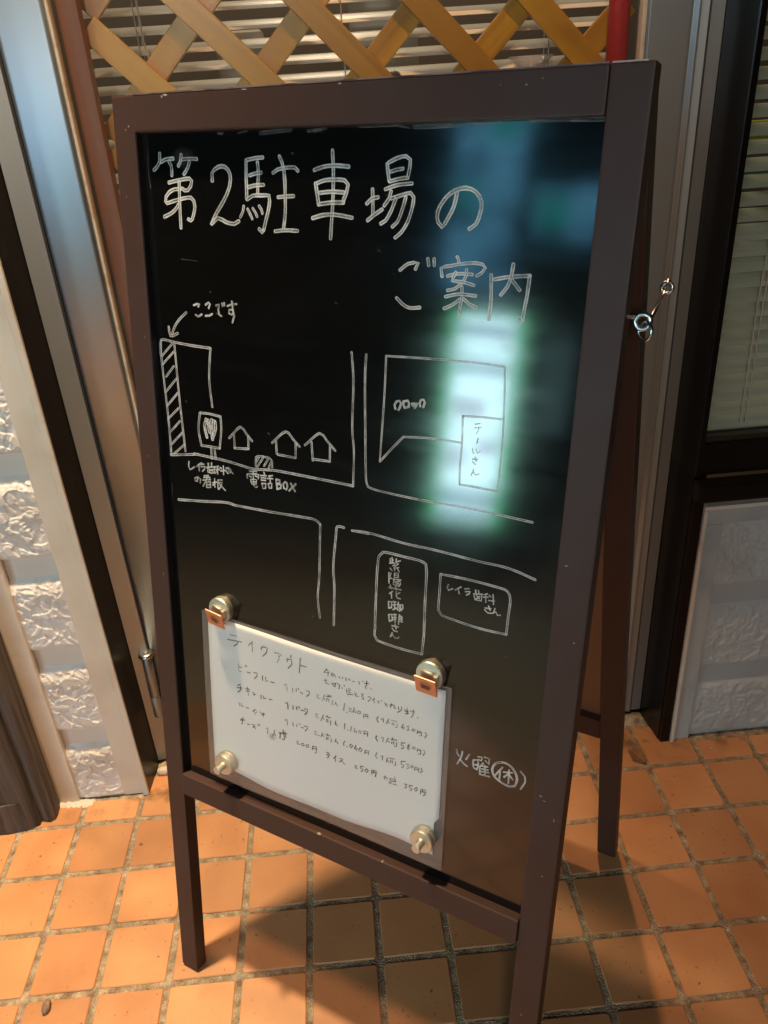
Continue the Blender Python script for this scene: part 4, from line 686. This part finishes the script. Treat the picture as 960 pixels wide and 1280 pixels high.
# lamp glow on chalk film, painted as discs, and scuffs under the top rail
def glow_disc(u, v, r, m, seed, su=1, sv=1):
    b = bmesh.new(); uvl = b.loops.layers.uv.new('stroke'); n = 20; c = b.verts.new(O+U*u+V*v+N*(-.0828)); rnd = random.Random(seed)
    R = [b.verts.new(O+U*(u+r*su*math.cos(2*math.pi*i/n)*rnd.uniform(.85, 1.1))+V*(v+r*sv*math.sin(2*math.pi*i/n)*rnd.uniform(.85, 1.1))+N*(-.0828)) for i in range(n)]
    for i in range(n):
        f = b.faces.new((c, R[i], R[(i+1) % n]))
        for lp, uv in zip(f.loops, ((1, 0), (1, 1), (1, 1))): lp[uvl].uv = uv
    return obj('chalk_lamp_glow', b, m, pn)
glow_disc(.80, 10.62, .17, MT['haze'], 1, 1, .7); glow_disc(4.17, 9.16, .15, MT['haze'], 2, 1.1, .7)
MT['scuff'] = ribbon_mat('dry_chalk_scuff', (.35, .36, .34), .30, .10)
rnd = random.Random(5); ss = []
for i in range(16):
    u = rnd.uniform(1.0, 4.6); ss.append((rnd.uniform(12, 40), [(u*1000, 10838-rnd.uniform(0, 30)), ((u+rnd.uniform(.05, .35))*1000, 10838-rnd.uniform(0, 30))]))
ss += [(9, [(345, 10700), (335, 10500), (350, 10350)]), (9, [(360, 7300), (352, 7150)]), (8, [(700, 9700), (900, 9690)])]
for i in range(22):
    u, v = rnd.uniform(.5, 4.6), rnd.uniform(5.9, 10.7); ss.append((rnd.uniform(8, 16), [(u*1000, v*1000), ((u+.02)*1000, (v-.01)*1000)]))
ribbons('chalk_scuff', ss, MT['scuff'], -.083, pn, kind='stuff')

# ================================================================== PAPER IN ITS CLEAR SLEEVE, HELD BY FOUR MAGNETS
def sheet(u0, u1, v0, v1, dfun, nu, nv, edge=None, th=.003):
    b = bmesh.new(); G = []
    for i in range(nu+1):
        row = []
        for j in range(nv+1):
            s, t = i/nu, j/nv; u = u0+(u1-u0)*s; v = v0+(v1-v0)*t
            if edge: u, v = edge(u, v, s, t)
            row.append(b.verts.new(O+U*u+V*v+N*(-.083+dfun(u, v))))
        G.append(row)
    for i in range(nu):
        for j in range(nv): b.faces.new((G[i][j], G[i+1][j], G[i+1][j+1], G[i][j+1]))
    bmesh.ops.recalc_face_normals(b, faces=b.faces)
    if th: bmesh.ops.solidify(b, geom=b.faces[:], thickness=th)
    return b
def dwave(u, v):
    t = (v-3.65)/2.2; s = (u-.75)/3.1
    return .020+.012*math.sin(s*5.0+1.0)*(1-t)*1.2+.010*math.sin(s*9+t*4)*(.3+t*.4)+.012*math.sin(math.pi*s)*t
def pedge(u, v, s, t):
    if t < .5:
        v += (.032*math.sin(s*7.5+1.2)+.012*math.sin(s*17))*(1-2*t)
    if s > .99 and t < .22: u -= .05
    v += .012*math.sin(s*6)*t
    return u, v
sl = thing('paper_notice', tuple(O+U*2.3+V*3.6+N*(-.07)), 'white handwritten takeout price sheet in a clear sleeve clipped to the blackboard', 'notice')
ps = obj('paper', sheet(.79, 3.815, 3.72, 5.79, dwave, 46, 24, pedge), MT['paper'], sl, smooth=True)
obj('clear_sleeve', sheet(.715, 3.885, 3.585, 5.85, lambda u, v: dwave(u, v)+.018, 46, 24, None, 0), MT['sleeve'], sl, smooth=True)
# the lettering follows the sheet
def ink_on(strokes):
    out = ribbons('price_lettering', strokes, MT['ink'], -.035, ps)
    return out
for st in ink:
    o = ink_on(st)
    for v_ in o.data.vertices:                           # settle each vertex onto the curved sheet
        p = (v_.co + world_of(o))/S-O; u = p.dot(U); vv = p.dot(V); dd = p.dot(N)
        v_.co += N*((-.083+dwave(u, vv)+.0085)-dd+(dd+.035))*S
# smudged entry
def disc_on(u, v, r):
    b = bmesh.new(); uvl = b.loops.layers.uv.new('stroke'); n = 16
    f = lambda u, v: O+U*u+V*v+N*(-.083+dwave(u, v)+.0075)
    c = b.verts.new(f(u, v)); R = [b.verts.new(f(u+r*math.cos(2*math.pi*i/n), v+r*math.sin(2*math.pi*i/n)*.8)) for i in range(n)]
    for i in range(n):
        fc = b.faces.new((c, R[i], R[(i+1) % n]))
        for lp, uv in zip(fc.loops, ((1, 0), (1, 1), (1, 1))): lp[uvl].uv = uv
    return b
MT['smudge'] = ribbon_mat('smudged_pencil', (.10, .09, .08), 0.0, .55, lo=.0, hi=.95)
obj('pencil_smudge', disc_on(1.68, 4.47, .075), MT['smudge'], ps)
# magnets -------------------------------------------------------
def clip_magnet(u, v, tw, label):
    """round magnet with a springy square clip plate over the sheet"""
    r = thing('clip_magnet', tuple(O+U*u+V*v+N*(-.083)), label, 'magnet clip', 'clip magnets at the top of the notice')
    c = O+U*u+V*(v+.04)+N*(-.083)
    obj('magnet', lathe(c, N, [(0, .0), (0, .145), (.012, .15), (.075, .15), (.09, .14), (.092, .0)], 28), MT['brass'], r, smooth=False)
    Up = (U*math.cos(tw)+V*math.sin(tw)); Vp = (V*math.cos(tw)-U*math.sin(tw)); Vt = (Vp*.93-N*(-.36)).normalized(); Nt = Up.cross(Vt); Nt = -Nt if Nt.dot(N) < 0 else Nt
    pc = c+N*.145-Vp*.085+Up*.0
    pl = obj('clip_plate', obox(pc, Up, Vt, Nt, -.115, .115, -.115, .115, -.007, .007, .004, 2), MT['copper'], r)
    obj('embossed_mark', path_tube([pc+Nt*.009+Up*.055*math.cos(a)+Vt*(.05*math.sin(a)) for a in [k*2*math.pi/16 for k in range(16)]], .007, 6, closed=True), MT['darkmetal'] if tw < -.2 else MT['copper'], pl, smooth=True)
    obj('embossed_window', obox(pc, Up, Vt, Nt, -.04, .05, -.03, .02, .006, .010), MT['darkmetal'], pl)
    obj('spring', path_tube([c+N*.10+Up*(.085*math.sin(k*.9))+Vp*(.03+.012*k*.15)+N*(.01*math.cos(k*.9)) for k in range(9)], .014, 8), MT['brass'], r, smooth=True)
    obj('clip_lug', obox(c+N*.11+Up*.085, Up, Vp, N, -.02, .025, -.05, .05, -.02, .03, .006), MT['brass'], r)
    return r
clip_magnet(1.02, 5.90, -.12, 'copper coloured clip magnet at the top left corner of the notice')
clip_magnet(3.655, 5.90, -.05, 'copper coloured clip magnet at the top right corner of the notice')
def pin_magnet(u, v, label):
    r = thing('pin_magnet', tuple(O+U*u+V*v+N*(-.05)), label, 'magnet', 'brass pin magnets at the foot of the notice')
    c = O+U*u+V*v+N*(-.083+dwave(u, v)+.012)
    obj('magnet', lathe(c, N, [(0, 0), (0, .125), (.012, .135), (.05, .135), (.055, .125), (.06, .135), (.105, .135), (.118, .125), (.118, .0)], 32), MT['brass'], r)
    obj('stem', lathe(c+N*.118, N, [(0, .05), (.02, .043), (.085, .043), (.09, .05), (.115, .05), (.12, .043), (.12, .024), (.12, .022), (.12, 0)], 20), MT['brass'], r)
pin_magnet(1.03, 3.90, 'brass pin magnet at the bottom left corner of the notice')
pin_magnet(3.68, 3.96, 'brass pin magnet at the bottom right corner of the notice')

# ================================================================== LITTER ON THE FLOOR
obj('pebble', rock((2.37, -3.16, .055), .085, 11, (.75, 1.25, .8)), MT['stone'], label='small brown pebble on the tiles at the lower left', cat='pebble', smooth=True)
b = bmesh.new(); rnd = random.Random(3); R = []
for i in range(7):
    t = i/6; w_ = .13*math.sin(math.pi*min(1, t*.9+.08))+.01
    R.append([b.verts.new((11.78+.22*t+k_*w_*.6*rnd.uniform(.7, 1.2), .42-.34*t+k_*w_*rnd.uniform(.7, 1.2), .02+.03*abs(k_)*rnd.uniform(.3, 1.4)+.02*math.sin(t*9))) for k_ in (-1, -.4, 0, .5, 1)])
for i in range(6):
    for k_ in range(4): b.faces.new((R[i][k_], R[i+1][k_], R[i+1][k_+1], R[i][k_+1]))
bmesh.ops.solidify(b, geom=b.faces[:], thickness=.006)
obj('dry_leaf', b, MT['leaf'], label='crumpled dry leaf on the tiles near the foot of the black jamb', cat='leaf')
for i, (x, y, r, lb) in enumerate(((3.16, -.55, .022, 'tiny dark crumb on a tile near the white siding'), (9.1, -4.0, .02, 'tiny dark crumb on the shaded tile under the sign'), (11.0, -.35, .018, 'tiny pale grit grain behind the rear leg'), (13.25, .25, .02, 'tiny white grit grain below the grey panel'))):
    obj('grit', rock((x, y, .02), r, i, (1.4, .8, .7)), MT['stone'] if i < 2 else MT['mortarlump'], label=lb, cat='grit', smooth=True)

# ================================================================== LIT SIGNS ACROSS THE STREET (seen mirrored in the blackboard) AND AN ADDED BLUE LIGHT
def light_box(name, ctr, facing, w, h, dep, m_face, m_rim, rim, label, cat, bands, stand=True):
    """metres; ctr = centre of the lit face, facing = unit vector it faces"""
    c = Vector(ctr)/S; F = Vector(facing).normalized(); X = Vector((F.y, -F.x, 0)).normalized(); Z = Vector((0, 0, 1)); Yv = -F
    r = thing(name, (c.x, c.y, 0), label, cat)
    w /= S; h /= S; dep /= S; rim /= S
    obj('cabinet', obox(c, X, Yv, Z, -w/2, w/2, .05, dep, -h/2, h/2, .1), MT['darkmetal'], r)
    obj('lit_rim', obox(c, X, Yv, Z, -w/2, w/2, 0, .048, -h/2, h/2), m_rim, r)
    obj('lit_face', obox(c, X, Yv, Z, -w/2+rim, w/2-rim, -.03, -.002, -h/2+rim*.4, h/2-rim*.4), m_face, r)
    for k, (x, z_, bw_, bh, mm) in enumerate(bands): obj('printed_band', obox(c, X, Yv, Z, (x-bw_/2)/S, (x+bw_/2)/S, -.06-.01*k, -.032-.01*k, (z_-bh/2)/S, (z_+bh/2)/S), mm, r)
    if stand:
        obj('leg', obox(Vector((c.x, c.y, 0)), X, Yv, Z, -w/2, -w/2+.3, .1, dep, 0, c.z-h/2), MT['darkmetal'], r)
        obj('leg', obox(Vector((c.x, c.y, 0)), X, Yv, Z, w/2-.3, w/2, .1, dep, 0, c.z-h/2), MT['darkmetal'], r)
    return r
PC = (O+U*4.0+V*8.9)*S                                    # where the glare sits on the board
Rm = Vector((-.8215, -.5702, 0)).normalized()
face = emit('sign_face_light', (.60, .92, 1.0), 21); rim = emit('sign_rim_light', (.06, .75, .22), 6.5); dim = emit('sign_print', (.22, .40, .56), 6); dim2 = emit('sign_print_dark', (.55, .60, .78), 9)
cs = PC+Rm*2.35; cs.z = .665
light_box('illuminated_sign', cs, -Rm, .285, .80, .14, face, rim, .038, 'small lit pale blue sign with a green rim, standing across the path', 'sign',
          [(0, .33, .2, .045, dim), (.0, .20, .19, .05, dim), (-.03, .05, .12, .07, dim2), (.05, -.09, .08, .06, dim2), (-.06, -.14, .07, .08, dim2), (0, -.29, .21, .055, dim), (0, -.36, .21, .03, dim)])
R2_ = Vector((-.835, -.55, 0)).normalized(); c2 = PC+R2_*5.5; c2.z = 2.25
far = emit('far_sign_light', (.13, .42, .66), 4.8, ((.006, .035, .06), 3.0)); far2 = emit('far_sign_green', (.0, .5, .35), 3)
light_box('shop_sign', c2, -R2_, .5, 1.7, .2, far, far, .02, 'tall dim blue shop sign with green marks across the street', 'sign', [(.08, .35, .16, .28, far2), (-.12, -.2, .12, .2, far2)])
R3_ = Vector((-.765, -.645, 0)).normalized(); c3 = PC+R3_*5.8; c3.z = 2.05
light_box('banner_sign', c3, -R3_, .6, .4, .15, far, far, .02, 'wide dim blue banner sign beside the tall one across the street', 'sign', [(-.15, 0, .2, .2, far2)])
c4 = PC+Vector((-.755, -.66, 0)).normalized()*2.9; c4.z = .82
light_box('menu_sign', c4, Vector((.755, .66, 0)), .12, .42, .08, emit('menu_light', (.25, .45, .5), 1.3), emit('menu_rim', (.2, .4, .4), 1.0), .01, 'narrow dim menu light beside the small lit sign', 'sign', [])
# unseen blue light box, added to lay blue light on the left door stile
vm = emit('blue_fill_light', (.20, .55, .85), 7.5, ((.18, .42, .6), 1.5))
light_box('unseen_blue_light', (-1.6, -4.0, 1.05), (.45, 1, 0), 1.0, 1.75, .7, vm, vm, .06, 'tall unseen pale blue light box added across the street to light the door stile', 'light box', [(0, -.55, .85, .35, emit('blue_fill_lower', (.1, .2, .35), .6))], stand=False)
bpy.context.view_layer.update()
